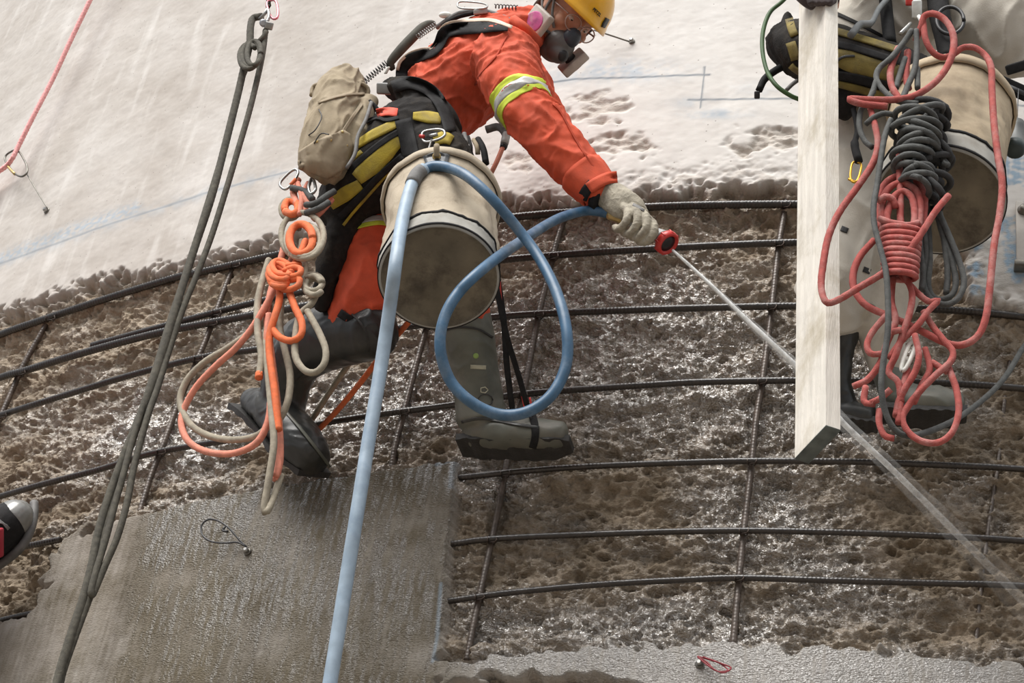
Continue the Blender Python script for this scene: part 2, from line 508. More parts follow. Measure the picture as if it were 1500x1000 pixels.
def rebar(pts, rpx, label, off=-0.03, mt=None, group='exposed rebar'):
    w = np.array([P(x, y, off) for x, y in pts])
    L = np.linalg.norm(np.diff(w, axis=0), axis=1).sum()
    path = catmull(w, max(int(L / RIB * 4), 8))
    r = rpx * px2m(w[len(w) // 2])
    V, Fc = tube_geo(path, r, 10, rib_mod(RIB))
    o = mesh_obj('rebar', V, Fc, mt or M_BAR)
    BARS.append((o, list(pts), mt is not None, off))
    return tag(o, label, 'rebar', group)


rebar([(-260, 600), (-120, 540), (0, 490), (60, 469), (150, 439), (258, 406), (300, 397), (387, 377), (470, 359), (600, 337), (732, 320), (818, 312), (953, 303), (1047, 300), (1167, 299), (1300, 300), (1400, 304)], 5.6, 'uppermost horizontal rebar, running just under the edge of the pale concrete')
rebar([(135, 506), (156, 500), (234, 479), (360, 446), (480, 420), (600, 398), (750, 379), (961, 364), (1166, 355), (1290, 356), (1400, 360)], 5.2, 'second horizontal rebar from the top, passing behind the red hose nozzle', off=-0.032)
rebar([(-260, 640), (-120, 596), (0, 553), (39, 542), (120, 517), (234, 487), (354, 464), (440, 449), (505, 438)], 5.4, 'short lapped rebar left of the crouching worker, just under the second one', off=-0.028)
rebar([(-260, 690), (0, 608), (100, 577), (189, 550), (291, 524), (378, 511), (480, 495), (600, 478), (750, 462), (900, 455), (1020, 451), (1166, 448), (1280, 450), (1392, 454), (1500, 464), (1800, 500)], 5.2, 'third horizontal rebar from the top, crossed by the white water jet')
rebar([(-260, 810), (0, 727), (150, 686), (230, 662), (380, 637), (475, 619), (560, 606), (655, 594), (777, 576), (961, 563), (1040, 559), (1166, 557), (1270, 558), (1381, 561), (1500, 569), (1800, 600)], 5.0, 'fourth horizontal rebar from the top, behind the bottom of the blue hose loop')
rebar([(655, 702), (678, 699), (765, 690), (860, 683), (980, 678), (1098, 675), (1245, 676), (1380, 681), (1500, 687), (1800, 712)], 4.8, 'fifth horizontal rebar from the top, just below the standing rubber boot')
rebar([(-260, 890), (-80, 830), (0, 808), (88, 790)], 4.6, 'rebar stub behind the dark shoe at the left edge')
rebar([(-260, 985), (-60, 925), (0, 908), (54, 896)], 3.6, 'lowest rebar stub at the left edge, ending at the smooth concrete')
rebar([(655, 797), (664, 796), (737, 788), (930, 780), (1090, 777), (1245, 780), (1380, 785), (1500, 792), (1800, 815)], 4.8, 'second lowest long horizontal rebar at the lower right')
rebar([(655, 881), (664, 879), (744, 868), (874, 856), (1000, 849), (1090, 846), (1224, 850), (1380, 854), (1500, 858), (1800, 880)], 4.8, 'lowest long horizontal rebar at the lower right')
VO = -0.052
rebar([(1153, 290), (1150, 306), (1140, 366), (1131, 446), (1118, 549), (1108, 612), (1100, 688), (1091, 765), (1084, 832), (1074, 942)], 4.8, 'upright rebar between the hose nozzle and the white plank', VO, M_BARV)
rebar([(826, 322), (816, 354), (804, 402), (788, 466), (773, 546), (755, 625), (744, 671), (729, 751), (713, 825), (695, 909), (684, 966)], 4.6, 'upright rebar passing behind the blue hose loop and the boot toe', VO, M_BARV)
rebar([(640, 430), (622, 490), (607, 545), (593, 600), (580, 650), (573, 690)], 4.6, 'upright rebar between the light blue hose and the standing boot', VO, M_BARV)
rebar([(345, 385), (330, 421), (318, 454), (301, 499), (288, 530), (262, 590), (240, 650), (222, 695), (205, 750)], 4.2, 'upright rebar between the grey ropes and the orange rope loop', VO, M_BARV)
rebar([(76, 460), (66, 478), (33, 538), (10, 590), (-25, 670)], 4.0, 'upright rebar at the far left edge', VO, M_BARV)
rebar([(1492, 430), (1480, 520), (1470, 600), (1462, 680), (1448, 770), (1436, 870), (1428, 960)], 3.0, 'faint upright rebar deep in the wall at the right edge', -0.085, M_BARV)

# twisted tie wire where the bars cross
for ov, pv, isv, offv in [q for q in BARS if q[2]]:
    for oh, ph, ish, offh in [q for q in BARS if not q[2]]:
        for (x0, y0), (x1, y1) in zip(pv[:-1], pv[1:]):
            for (u0, v0), (u1, v1) in zip(ph[:-1], ph[1:]):
                den = (x1 - x0) * (v1 - v0) - (y1 - y0) * (u1 - u0)
                if abs(den) < 1e-6: continue
                t = ((u0 - x0) * (v1 - v0) - (v0 - y0) * (u1 - u0)) / den
                s = ((u0 - x0) * (y1 - y0) - (v0 - y0) * (x1 - x0)) / den
                if 0 <= t < 1 and 0 <= s < 1 and offv > -.08:
                    cx, cy = x0 + t * (x1 - x0), y0 + t * (y1 - y0)
                    path = [P(cx + 9 * math.cos(a) * (1 if k % 2 == 0 else -1) * .75, cy + 8 * math.sin(a), -.040 + .026 * math.cos(2 * a)) for k in (0, 1) for a in np.linspace(.6, 6.6, 12)]
                    tube('tie_wire', path, .0017, M_WIRE, ov, ns=5, n=40)
# ------------------------------------------------------------------ builders for cloth, bodies, straps and ropes
def join_geo(parts):
    V, Fc, k = [], [], 0
    for v, f in parts:
        V.append(np.asarray(v, float)); Fc += [tuple(i + k for i in q) for q in f]; k += len(v)
    return np.vstack(V), Fc


def loft_geo(pts, n=24, ns=24, end=True):
    """(px, py, off, radius px, depth ratio) rings -> closed tube with an elliptic section"""
    A = []
    for q in pts:
        p = P(q[0], q[1], q[2]); dr = q[4] if len(q) > 4 else 1.0
        A.append(list(p) + [q[3] * px2m(p), dr])
    A = catmull(np.array(A), n)
    path, r, dr = A[:, :3], np.maximum(A[:, 3], 0.002), np.maximum(A[:, 4], 0.2)
    T = np.gradient(path, axis=0); T /= np.linalg.norm(T, axis=1)[:, None]
    ang = np.arange(ns) * 2 * math.pi / ns
    V, Fc = [], []
    rows = list(range(n))
    for i in rows:
        v = path[i] - CAM; v /= np.linalg.norm(v)
        s = np.cross(T[i], v); s /= np.linalg.norm(s) + 1e-9
        d = np.cross(s, T[i])
        V.append(path[i] + r[i] * (np.cos(ang)[:, None] * s + dr[i] * np.sin(ang)[:, None] * d))
    if end:   # rounded ends
        for (i, sg) in ((0, -1), (n - 1, 1)):
            c = path[i]
            ring = V[0] if i == 0 else V[n - 1]
            extra = [c + (ring - c) * math.cos(a) + sg * T[i] * r[i] * 0.55 * math.sin(a) for a in (0.5, 1.0, 1.4)]
            if i == 0: head = extra[::-1]
            else: tail = extra
        V = head + V + tail
    V = np.vstack(V)
    m_ = len(V) // ns
    for i in range(m_ - 1):
        for j in range(ns):
            a, b = i * ns + j, i * ns + (j + 1) % ns
            Fc.append((a, b, b + ns, a + ns))
    Fc.append(tuple(range(ns - 1, -1, -1))); Fc.append(tuple((m_ - 1) * ns + j for j in range(ns)))
    return V, Fc


def ell_geo(c, ax, ay, az, nu=20, nv=14):
    V, Fc = [], []
    for i in range(nv + 1):
        t = math.pi * i / nv
        for j in range(nu):
            a = 2 * math.pi * j / nu
            V.append(c + ax * math.sin(t) * math.cos(a) + ay * math.sin(t) * math.sin(a) + az * math.cos(t))
    for i in range(nv):
        for j in range(nu):
            a, b = i * nu + j, i * nu + (j + 1) % nu
            Fc.append((a, a + nu, b + nu, b))
    return np.array(V), Fc


def fuse(name, parts, mt, parent=None, voxel=0.007, smooth=6, wrinkle=None):
    """overlapping closed pieces grown into one continuous skin; wrinkle(p, n) -> metres"""
    V, Fc = join_geo(parts)
    o = mesh_obj(name + '_raw', V, Fc, mt)
    bm = bmesh.new(); bm.from_mesh(o.data); bmesh.ops.recalc_face_normals(bm, faces=bm.faces); bm.to_mesh(o.data); bm.free()
    r = o.modifiers.new('r', 'REMESH'); r.mode = 'VOXEL'; r.voxel_size = voxel
    s = o.modifiers.new('s', 'SMOOTH'); s.iterations = smooth; s.factor = 0.5
    dg = bpy.context.evaluated_depsgraph_get(); dg.update()
    me = bpy.data.meshes.new_from_object(o.evaluated_get(dg))
    raw = o.data
    bpy.data.objects.remove(o); bpy.data.meshes.remove(raw)
    n = len(me.vertices)
    if wrinkle:
        co = np.empty(n * 3); me.vertices.foreach_get('co', co); co = co.reshape(-1, 3)
        nr = np.empty(n * 3); me.vertex_normals.foreach_get('vector', nr); nr = nr.reshape(-1, 3)
        d = np.array([wrinkle(co[i], nr[i]) for i in range(n)])
        me.vertices.foreach_set('co', (co + nr * d[:, None]).reshape(-1))
        me.update()
    me.polygons.foreach_set('use_smooth', [True] * len(me.polygons))
    me.materials.clear(); me.materials.append(mt)
    me.name = name
    o = bpy.data.objects.new(name, me)
    return link(o, parent)


def folds(amp, scale, a=(1, 1, 1), sharp=2.0, seed=0.0, fine=0.25):
    """cloth creases: ridges stretched along one direction"""
    sc = np.array(a, float) * scale
    def f(p, n):
        q = Vector((p[0] * sc[0] + seed, p[1] * sc[1], p[2] * sc[2]))
        w = mnoise.noise(q * 0.7 + Vector((5, 3, 1))) * 0.8
        q = q + Vector((w, w, -w))
        h = (1 - abs(mnoise.noise(q) * 1.6))
        h = max(h, 0) ** sharp
        return amp * (h - 0.45) + amp * fine * mnoise.noise(q * 3.1)
    return f


def bvh(*objs):
    V, Fc, k = [], [], 0
    for o in objs:
        me = o.data
        co = np.empty(len(me.vertices) * 3); me.vertices.foreach_get('co', co)
        V += [Vector(v) for v in co.reshape(-1, 3)]
        Fc += [tuple(i + k for i in p.vertices) for p in me.polygons]
        k = len(V)
    return BVHTree.FromPolygons(V, Fc)


def ray_hit(tree, px, py):
    d = Vector(ray(px, py)).normalized()
    h = tree.ray_cast(Vector(CAM), d)
    return None if h[0] is None else (np.array(h[0]), h[3])


def drape(name, pts, wpx, mt, parent, tree, lift=0.004, thick=0.003, n=None, m_=5, back=None):
    """webbing or trim laid on what is below it: pts are (px, py)"""
    L = np.linalg.norm(np.diff(np.array(pts, float), axis=0), axis=1).sum()
    n = n or max(int(L / 5), 4)
    c = catmull(np.array([list(p) + [0] for p in pts], float), n)[:, :2]
    T = np.gradient(c, axis=0); T /= np.linalg.norm(T, axis=1)[:, None] + 1e-9
    N = np.stack([-T[:, 1], T[:, 0]], 1)
    w = np.interp(np.linspace(0, 1, n), np.linspace(0, 1, len(np.atleast_1d(wpx))), np.atleast_1d(wpx)) if np.ndim(wpx) else np.full(n, wpx)
    D = np.full((n, m_), np.nan)
    for i in range(n):
        for j in range(m_):
            x, y = c[i] + N[i] * w[i] * (j / (m_ - 1) - 0.5)
            h = ray_hit(tree, x, y)
            if h: D[i, j] = h[1]
    ok = ~np.isnan(D)
    if not ok.any(): D[:] = np.linalg.norm(P(*c[0], 0.6) - CAM)
    else:
        for i in range(n):      # where the strap leaves the body it keeps its distance
            row = D[i]
            if np.isnan(row).all(): continue
            row[np.isnan(row)] = np.nanmean(row)
        rows = np.where(~np.isnan(D).any(1))[0]
        for i in range(n):
            if np.isnan(D[i]).any(): D[i] = D[rows[np.argmin(np.abs(rows - i))]]
    D = np.minimum(D, np.median(D) + 0.25)
    K = D.copy()
    for _ in range(2):
        K[1:-1] = (K[:-2] + 2 * K[1:-1] + K[2:]) / 4
    D = np.minimum(K, D + 0.002)
    V, Fc = [], []
    for i in range(n):
        for j in range(m_):
            x, y = c[i] + N[i] * w[i] * (j / (m_ - 1) - 0.5)
            d = ray(x, y); d = d / np.linalg.norm(d)
            V.append(CAM + d * (D[i, j] - lift))
    for i in range(n - 1):
        for j in range(m_ - 1):
            a = i * m_ + j
            Fc.append((a, a + 1, a + m_ + 1, a + m_))
    o = mesh_obj(name, V, Fc, mt, parent)
    s = o.modifiers.new('thickness', 'SOLIDIFY'); s.thickness = thick; s.offset = 0
    return o


def patch(name, poly, mt, parent, tree, lift=0.004, thick=0.003, step=6):
    """a cloth panel cut to a polygon and laid on what is below"""
    poly = np.array(poly, float)
    x0, y0 = poly.min(0); x1, y1 = poly.max(0)
    bm = bmesh.new()
    vs = [bm.verts.new((p[0], p[1], 0)) for p in poly]
    f = bm.faces.new(vs)
    bmesh.ops.triangulate(bm, faces=[f])
    for _ in range(5):
        long_ = [e_ for e_ in bm.edges if e_.calc_length() > step]
        if not long_: break
        bmesh.ops.subdivide_edges(bm, edges=long_, cuts=1)
        bmesh.ops.triangulate(bm, faces=[q for q in bm.faces if len(q.verts) > 3])
    last = None
    ds = []
    for v in bm.verts:
        h = ray_hit(tree, v.co.x, v.co.y); ds.append(h[1] if h else np.nan)
    med = np.nanmedian(ds) if not np.isnan(ds).all() else 5.0
    for v, dd in zip(bm.verts, ds):
        d = ray(v.co.x, v.co.y); d = d / np.linalg.norm(d)
        if np.isnan(dd): dd = med
        v.co = Vector(CAM + d * (min(dd, med + 0.1) - lift))
    bmesh.ops.recalc_face_normals(bm, faces=bm.faces)
    me = bpy.data.meshes.new(name); bm.to_mesh(me); bm.free()
    me.polygons.foreach_set('use_smooth', [True] * len(me.polygons))
    me.materials.append(mt)
    o = link(bpy.data.objects.new(name, me), parent)
    s = o.modifiers.new('thickness', 'SOLIDIFY'); s.thickness = thick; s.offset = 0
    return o


def braid(pitch=0.012, amp=0.05):
    def f(s, ang):
        return 1 + amp * np.sin(2 * math.pi * s / pitch + 2 * ang) * np.sin(2 * math.pi * s / pitch - 2 * ang)
    return f


def rope_geo(pts, rpx, res=0.008, ns=8, amp=0.06):
    w = np.array([P(*q) for q in pts])
    L = np.linalg.norm(np.diff(w, axis=0), axis=1).sum()
    path = catmull(w, max(int(L / res), 6))
    r = rpx * px2m(w.mean(0))
    return tube_geo(path, r, ns, braid(r * 3.2, amp))


def rope(name, strands, rpx, mt, parent=None, **k):
    gs = [rope_geo(s, rpx if np.isscalar(rpx) else rpx[i], **k) for i, s in enumerate(strands)]
    V, Fc = join_geo(gs)
    return mesh_obj(name, V, Fc, mt, parent)


def ring_pts(cx, cy, rx, ry, off, turns=1.0, start=0.0, n=14, doff=0.0, tilt=0.0):
    out = []
    for i in range(int(n * turns) + 1):
        a = start + 2 * math.pi * i / n
        x, y = rx * math.cos(a), ry * math.sin(a)
        out.append((cx + x * math.cos(tilt) - y * math.sin(tilt), cy + x * math.sin(tilt) + y * math.cos(tilt), off + doff * math.sin(a) + 0.006 * i / n))
    return out


def box_geo(c, a, b, d):
    """box from centre and half-axis vectors"""
    V = [c + sa * a + sb * b + sd * d for sa in (-1, 1) for sb in (-1, 1) for sd in (-1, 1)]
    return np.array(V), [(0, 1, 3, 2), (4, 6, 7, 5), (0, 4, 5, 1), (2, 3, 7, 6), (0, 2, 6, 4), (1, 5, 7, 3)]


def solid(name, geo, mt, parent=None, bevel=0.0, seg=3, smooth=True):
    o = mesh_obj(name, geo[0], geo[1], mt, parent, smooth)
    bm = bmesh.new(); bm.from_mesh(o.data); bmesh.ops.recalc_face_normals(bm, faces=bm.faces)
    if bevel:
        bmesh.ops.bevel(bm, geom=list(bm.edges), offset=bevel, segments=seg, affect='EDGES', profile=0.5)
        for f in bm.faces: f.smooth = True
    bm.to_mesh(o.data); bm.free()
    return o


def ring_geo(c, axis, radii_z, ns=48):
    """lathe about an axis: (radius, height) profile"""
    axis = np.asarray(axis, float); axis = axis / np.linalg.norm(axis)
    a = np.cross(axis, [0.3, 0.9, 0.1]); a /= np.linalg.norm(a); b = np.cross(axis, a)
    V, Fc = [], []
    for (r, h) in radii_z:
        for j in range(ns):
            t = 2 * math.pi * j / ns
            V.append(c + axis * h + r * (math.cos(t) * a + math.sin(t) * b))
    n = len(radii_z)
    for i in range(n - 1):
        for j in range(ns):
            p, q = i * ns + j, i * ns + (j + 1) % ns
            Fc.append((p, q, q + ns, p + ns))
    Fc.append(tuple(range(ns - 1, -1, -1))); Fc.append(tuple((n - 1) * ns + j for j in range(ns)))
    return np.array(V), Fc


IR, ID, IT = CX, -CU, -_F          # photo right, photo down, towards the viewer
def unit(v): return v / np.linalg.norm(v)

# ------------------------------------------------------------------ cloth and gear materials
M_ORANGE = mat('orange_workwear', (0.60, 0.080, 0.030), 0.80, var=0.16, vscale=22, bump=0.25, bscale=420, dirt=(0.30, 0.055, 0.025), dscale=7, damt=0.35)
M_SILVER = mat('reflective_silver', (0.46, 0.45, 0.43), 0.42, 0.2, var=0.1)
M_LIME = mat('lime_trim', (0.62, 0.72, 0.06), 0.7, var=0.15)
M_BLACKWEB = mat('black_webbing', (0.014, 0.0135, 0.014), 0.8, spec=0.25, var=0.35, vscale=60, bump=0.3, bscale=500)
M_GREYWEB = mat('grey_webbing', (0.16, 0.155, 0.15), 0.7, var=0.25, vscale=60, bump=0.3, bscale=500)
M_PAD = mat('harness_pad_black', (0.018, 0.016, 0.015), 0.9, spec=0.2, var=0.4, vscale=30, bump=0.4, bscale=260, dirt=(0.07, 0.058, 0.042), dscale=14, damt=0.5)
M_YELLOWPAD = mat('harness_yellow', (0.36, 0.27, 0.025), 0.8, var=0.3, vscale=18, dirt=(0.16, 0.12, 0.05), dscale=12, damt=0.75, bump=0.3, bscale=300)
M_CREAM = mat('cream_piping', (0.72, 0.56, 0.44), 0.7, var=0.12)
M_RUBBER = mat('boot_rubber', (0.026, 0.027, 0.026), 0.34, var=0.25, vscale=14, dirt=(0.07, 0.062, 0.05), dscale=9, damt=0.55, spec=0.5)
M_RUBBERG = mat('green_grey_rubber', (0.105, 0.108, 0.088), 0.45, var=0.25, vscale=14, dirt=(0.17, 0.15, 0.12), dscale=10, damt=0.6)
M_SOLE = mat('boot_sole', (0.028, 0.026, 0.024), 0.6, var=0.3, bump=0.4, bscale=120)
M_GLOVE = mat('grey_leather_glove', (0.36, 0.325, 0.255), 0.8, var=0.22, vscale=35, bump=0.35, bscale=260, dirt=(0.11, 0.09, 0.07), dscale=26, damt=0.6)
M_SKIN = mat('skin', (0.55, 0.27, 0.17), 0.55, var=0.12, vscale=24, bump=0.1, bscale=500)
M_HELMET = mat('yellow_helmet_shell', (0.82, 0.42, 0.012), 0.32, var=0.05, coat=0.3)
M_BLACKP = mat('black_plastic', (0.02, 0.02, 0.022), 0.45, var=0.2)
M_MASK = mat('grey_silicone_mask', (0.115, 0.11, 0.105), 0.5, var=0.15)
M_MASKB = mat('dark_blue_mask', (0.035, 0.045, 0.06), 0.5, var=0.2)
M_FILTER = mat('filter_casing', (0.52, 0.47, 0.42), 0.6, var=0.12, dirt=(0.3, 0.25, 0.2), dscale=20)
M_FILTERD = M_FILTER
M_MAGENTA = mat('magenta_filter_face', (0.46, 0.08, 0.24), 0.7, var=0.35, vscale=40, dirt=(0.5, 0.33, 0.30), dscale=22, damt=0.8)
M_CANVAS = mat('bucket_canvas', (0.44, 0.372, 0.28), 0.85, var=0.12, vscale=10, bump=0.3, bscale=300, dirt=(0.20, 0.15, 0.095), dscale=7, damt=0.75)
M_CANVASG = mat('grey_canvas_band', (0.33, 0.32, 0.29), 0.8, var=0.15, vscale=14, dirt=(0.2, 0.17, 0.13), dscale=10, damt=0.5)
M_CANVASB = mat('dirty_bucket_base', (0.150, 0.126, 0.088), 0.8, var=0.3, vscale=12, bump=0.3, bscale=180, dirt=(0.050, 0.038, 0.027), dscale=11, damt=0.9)
M_POUCH = mat('khaki_pouch', (0.34, 0.275, 0.185), 0.85, var=0.14, vscale=12, bump=0.3, bscale=300, dirt=(0.17, 0.13, 0.085), dscale=9, damt=0.5)
M_POUCHD = mat('leather_pouch_panel', (0.33, 0.265, 0.18), 0.8, var=0.12, vscale=9, dirt=(0.17, 0.125, 0.08), dscale=12, damt=0.45)
M_STEEL = mat('worn_steel', (0.33, 0.325, 0.31), 0.35, 0.85, var=0.2)
M_ALU = mat('grey_aluminium', (0.42, 0.43, 0.45), 0.42, 0.7, var=0.2)
M_BRASS = mat('brass', (0.55, 0.40, 0.17), 0.4, 0.7, var=0.2)
M_GOLD = mat('gold_anodised', (0.75, 0.42, 0.05), 0.35, 0.7, var=0.1)
M_ORROPE = mat('orange_rope', (0.78, 0.17, 0.055), 0.8, var=0.15, vscale=60, bump=0.5, bscale=420, dirt=(0.45, 0.19, 0.12), dscale=20, damt=0.45)
M_PKROPE = mat('faded_orange_rope', (0.74, 0.27, 0.185), 0.8, var=0.15, vscale=60, bump=0.5, bscale=420, dirt=(0.4, 0.2, 0.15), dscale=20, damt=0.4)
M_BGROPE = mat('beige_rope', (0.34, 0.30, 0.23), 0.85, var=0.2, vscale=60, bump=0.5, bscale=420, dirt=(0.2, 0.17, 0.13), dscale=20, damt=0.5)
M_GYROPE = mat('grey_green_rope', (0.085, 0.078, 0.060), 0.85, var=0.35, vscale=70, bump=0.6, bscale=380, dirt=(0.05, 0.045, 0.038), dscale=16, damt=0.5)
M_GYROPE2 = mat('slate_rope', (0.075, 0.077, 0.073), 0.8, var=0.3, vscale=60, bump=0.5, bscale=380, dirt=(0.035, 0.035, 0.035), dscale=16, damt=0.5)
M_REDROPE = mat('red_rope', (0.36, 0.078, 0.066), 0.88, var=0.2, vscale=60, bump=0.5, bscale=420, dirt=(0.50, 0.26, 0.235), dscale=14, damt=0.8)
M_PINKLINE = mat('pink_line', (0.92, 0.38, 0.37), 0.8, var=0.3, vscale=120)
M_HOSE = mat('blue_rubber_hose', (0.042, 0.105, 0.185), 0.42, var=0.2, vscale=30, dirt=(0.20, 0.26, 0.33), dscale=12, damt=0.55)
M_HOSEL = mat('pale_blue_hose', (0.29, 0.37, 0.45), 0.45, var=0.15, vscale=30, dirt=(0.17, 0.25, 0.35), dscale=14, damt=0.5)
M_RED = mat('red_plastic', (0.55, 0.03, 0.025), 0.35, var=0.1, dirt=(0.3, 0.05, 0.04), dscale=30)
M_GREYP = mat('grey_plastic', (0.30, 0.30, 0.29), 0.4, var=0.15)
M_WOOD = mat('whitewashed_plank', (0.74, 0.70, 0.63), 0.75, var=0.13, vscale=9, bump=0.35, bscale=60, stretch=(6, 6, 0.5), dirt=(0.36, 0.30, 0.19), dscale=4.5, damt=0.65)
M_WOODEND = mat('dark_end_grain', (0.10, 0.115, 0.105), 0.6, var=0.3, vscale=30)  # sawn end, much darker than the plank's faces
M_WHITEC = mat('white_coverall', (0.50, 0.465, 0.405), 0.85, var=0.08, vscale=8, bump=0.2, bscale=300, dirt=(0.30, 0.255, 0.20), dscale=6, damt=0.5)
M_GREENCORD = mat('green_cord', (0.045, 0.10, 0.03), 0.6, var=0.2)
M_REDCLOTH = mat('red_trouser', (0.35, 0.012, 0.03), 0.8, var=0.2)

# ------------------------------------------------------------------ the worker in orange
HC = P(828, 23, 0.52)
_l = 0.8 * IR + 0.6 * ID
_u = 0.6 * IR - 0.8 * ID
ps, pt = math.radians(38), math.radians(10)
_f = math.cos(ps) * IT + math.sin(ps) * _l
H_L = unit(math.cos(ps) * _l - math.sin(ps) * IT)
H_F = unit(math.cos(pt) * _f - math.sin(pt) * _u)
H_U = unit(math.cos(pt) * _u + math.sin(pt) * _f)


def HD(x, y, z):
    return HC + x * H_F + y * H_L + z * H_U


def he(x, y, z, a, b, c):
    return ell_geo(HD(x, y, z), a * H_F, b * H_L, c * H_U)


TORSO = [(628, 172, .47, 58, 1.45), (662, 132, .48, 66, 1.5), (702, 98, .49, 67, 1.55), (738, 70, .50, 58, 1.6), (768, 46, .51, 38, 1.5)]
ARM_R = [(738, 82, .64, 50, 1.0), (752, 122, .68, 45), (765, 152, .68, 41), (790, 183, .66, 40), (818, 216, .63, 37), (846, 247, .60, 33), (882, 284, .57, 28)]
ARM_L = [(742, 80, .33, 46), (765, 120, .28, 40), (785, 160, .22, 36), (812, 200, .17, 30), (835, 232, .13, 26)]
HIP = [(545, 262, .46, 48, 1.5), (585, 225, .47, 60, 1.6), (625, 182, .47, 58, 1.5)]
LEG_L = [(575, 255, .40, 58, 1.1), (553, 330, .42, 52), (545, 400, .40, 49), (530, 455, .36, 45), (505, 487, .31, 40)]
LEG_R = [(620, 235, .56, 58, 1.1), (650, 330, .56, 52), (668, 410, .46, 46), (680, 475, .34, 38)]


def thin(parts, k):
    return [tuple(list(q[:3]) + [q[3] * k] + list(q[4:])) for q in parts]


body_parts = [loft_geo(thin(TORSO, .82)), loft_geo(thin(ARM_R, .72)), loft_geo(thin(ARM_L, .72)), loft_geo(thin(HIP, .82)), loft_geo(thin(LEG_L, .78)), loft_geo(thin(LEG_R, .78)),
              loft_geo([(505, 487, .31, 30), (440, 520, .24, 30), (408, 590, .12, 22)]), loft_geo([(680, 475, .34, 28), (697, 545, .24, 26), (704, 615, .15, 22)]),
              loft_geo([(375, 592, .09, 16), (410, 615, .10, 22), (455, 678, .08, 20)]), loft_geo([(690, 632, .12, 18), (760, 636, .12, 20), (822, 638, .11, 16)]),
              loft_geo([(880, 283, .57, 15), (905, 300, .56, 17), (925, 318, .555, 15)]), loft_geo([(835, 232, .13, 14), (850, 246, .09, 15), (860, 256, .065, 10)]),
              loft_geo([(765, 55, .51, 38, 1.2), (790, 42, .515, 31), (812, 32, .52, 30)]),
              he(0.0, 0, .02, .098, .076, .105), he(.035, 0, -.055, .062, .056, .062), he(.085, 0, -.085, .022, .026, .022), he(.092, 0, .0, .02, .014, .034), he(.108, 0, -.022, .018, .015, .016),
              he(.078, -.03, .038, .02, .032, .012), he(.078, .03, .038, .02, .032, .012), he(.06, -.045, -.02, .03, .022, .024), he(.06, .045, -.02, .03, .022, .024),
              he(-.005, -.078, .0, .020, .009, .034), he(-.005, .078, .0, .020, .009, .034), he(.0, -.081, -.024, .010, .007, .012), he(-.012, -.083, .010, .012, .006, .022)]
person1 = fuse('person', body_parts, M_SKIN, None, voxel=0.0055, smooth=4)
tag(person1, 'rope access worker in orange jacket and yellow helmet, leaning over to spray water', 'person')

# eyes, behind the safety glasses
for sy in (-1, 1):
    eye = mesh_obj('eye', *ell_geo(HD(.079, sy * .031, .008), .011 * H_F, .013 * H_L, .009 * H_U), mat('eye_white', (0.6, 0.52, 0.47), 0.25, var=0.05), person1)
    mesh_obj('iris', *ell_geo(HD(.0885, sy * .031, .006), .0012 * H_F, .0045 * H_L, .0045 * H_U, 14, 8), mat('dark_iris', (0.03, 0.02, 0.015), 0.2), eye)
    tube('eyebrow', [HD(.097, sy * .012, .040), HD(.099, sy * .03, .045), HD(.086, sy * .050, .040)], 0.0035, mat('brown_hair', (0.06, 0.035, 0.02), 0.8), person1, n=8)
tube('hair', [HD(-.01, -.072, .045), HD(-.03, -.076, .01), HD(-.05, -.070, -.03), HD(-.06, -.055, -.05)], 0.012, mat('brown_hair', (0.06, 0.035, 0.02), 0.8), person1, n=14)

_wr1 = folds(0.012, 8.5, (1.0, 1.0, 1.7), 2.4, 3.0)
_wr2 = folds(0.0028, 26, (1.5, 1.0, 0.8), 2.0, 9.0)
jacket = fuse('jacket', [loft_geo(TORSO, 30, 36), loft_geo(ARM_R, 40, 30), loft_geo(ARM_L, 30, 24), loft_geo([(740, 70, .51, 52, 1.5), (762, 52, .52, 44, 1.3), (782, 40, .52, 36, 1.2)], 10, 24)],
              M_ORANGE, person1, voxel=0.0055, smooth=7, wrinkle=lambda p, n: _wr1(p, n) + _wr2(p, n))
jacket['label'] = 'orange high visibility jacket with black trim'
J = bvh(jacket)


def arm_band(arm, t0, t1, extra, mt, name, parent, n=6, ns=40, total=60, lean=0.0):
    """ring around a sleeve between two places along it, laid on the cloth"""
    A = catmull(np.array([list(P(q[0], q[1], q[2])) + [q[3]] for q in arm], float), total)
    V, Fc = [], []
    ang = np.arange(ns) * 2 * math.pi / ns
    for i in range(n):
        s = (t0 + (t1 - t0) * i / (n - 1)) * (total - 1)
        k = int(min(s, total - 2)); u = s - k
        c = A[k, :3] * (1 - u) + A[k + 1, :3] * u
        T = unit(A[min(k + 3, total - 1), :3] - A[max(k - 3, 0), :3])
        v = unit(c - CAM); sd = unit(np.cross(T, v)); d = np.cross(sd, T)
        for a in ang:
            dr = unit(math.cos(a) * sd + math.sin(a) * d + lean * T * math.cos(a))
            h = J.ray_cast(Vector(c + dr * 0.25), Vector(-dr), 0.25)
            r = 0.25 - h[3] if h[0] is not None else A[k, 3] * px2m(c)
            r = min(r, A[k, 3] * px2m(c) * 1.35)
            V.append(c + dr * (r + extra))
    for i in range(n - 1):
        for j in range(ns):
            p_, q_ = i * ns + j, i * ns + (j + 1) % ns
            Fc.append((p_, q_, q_ + ns, p_ + ns))
    o = mesh_obj(name, V, Fc, mt, parent)
    s = o.modifiers.new('thickness', 'SOLIDIFY'); s.thickness = 0.002; s.offset = 1
    return o


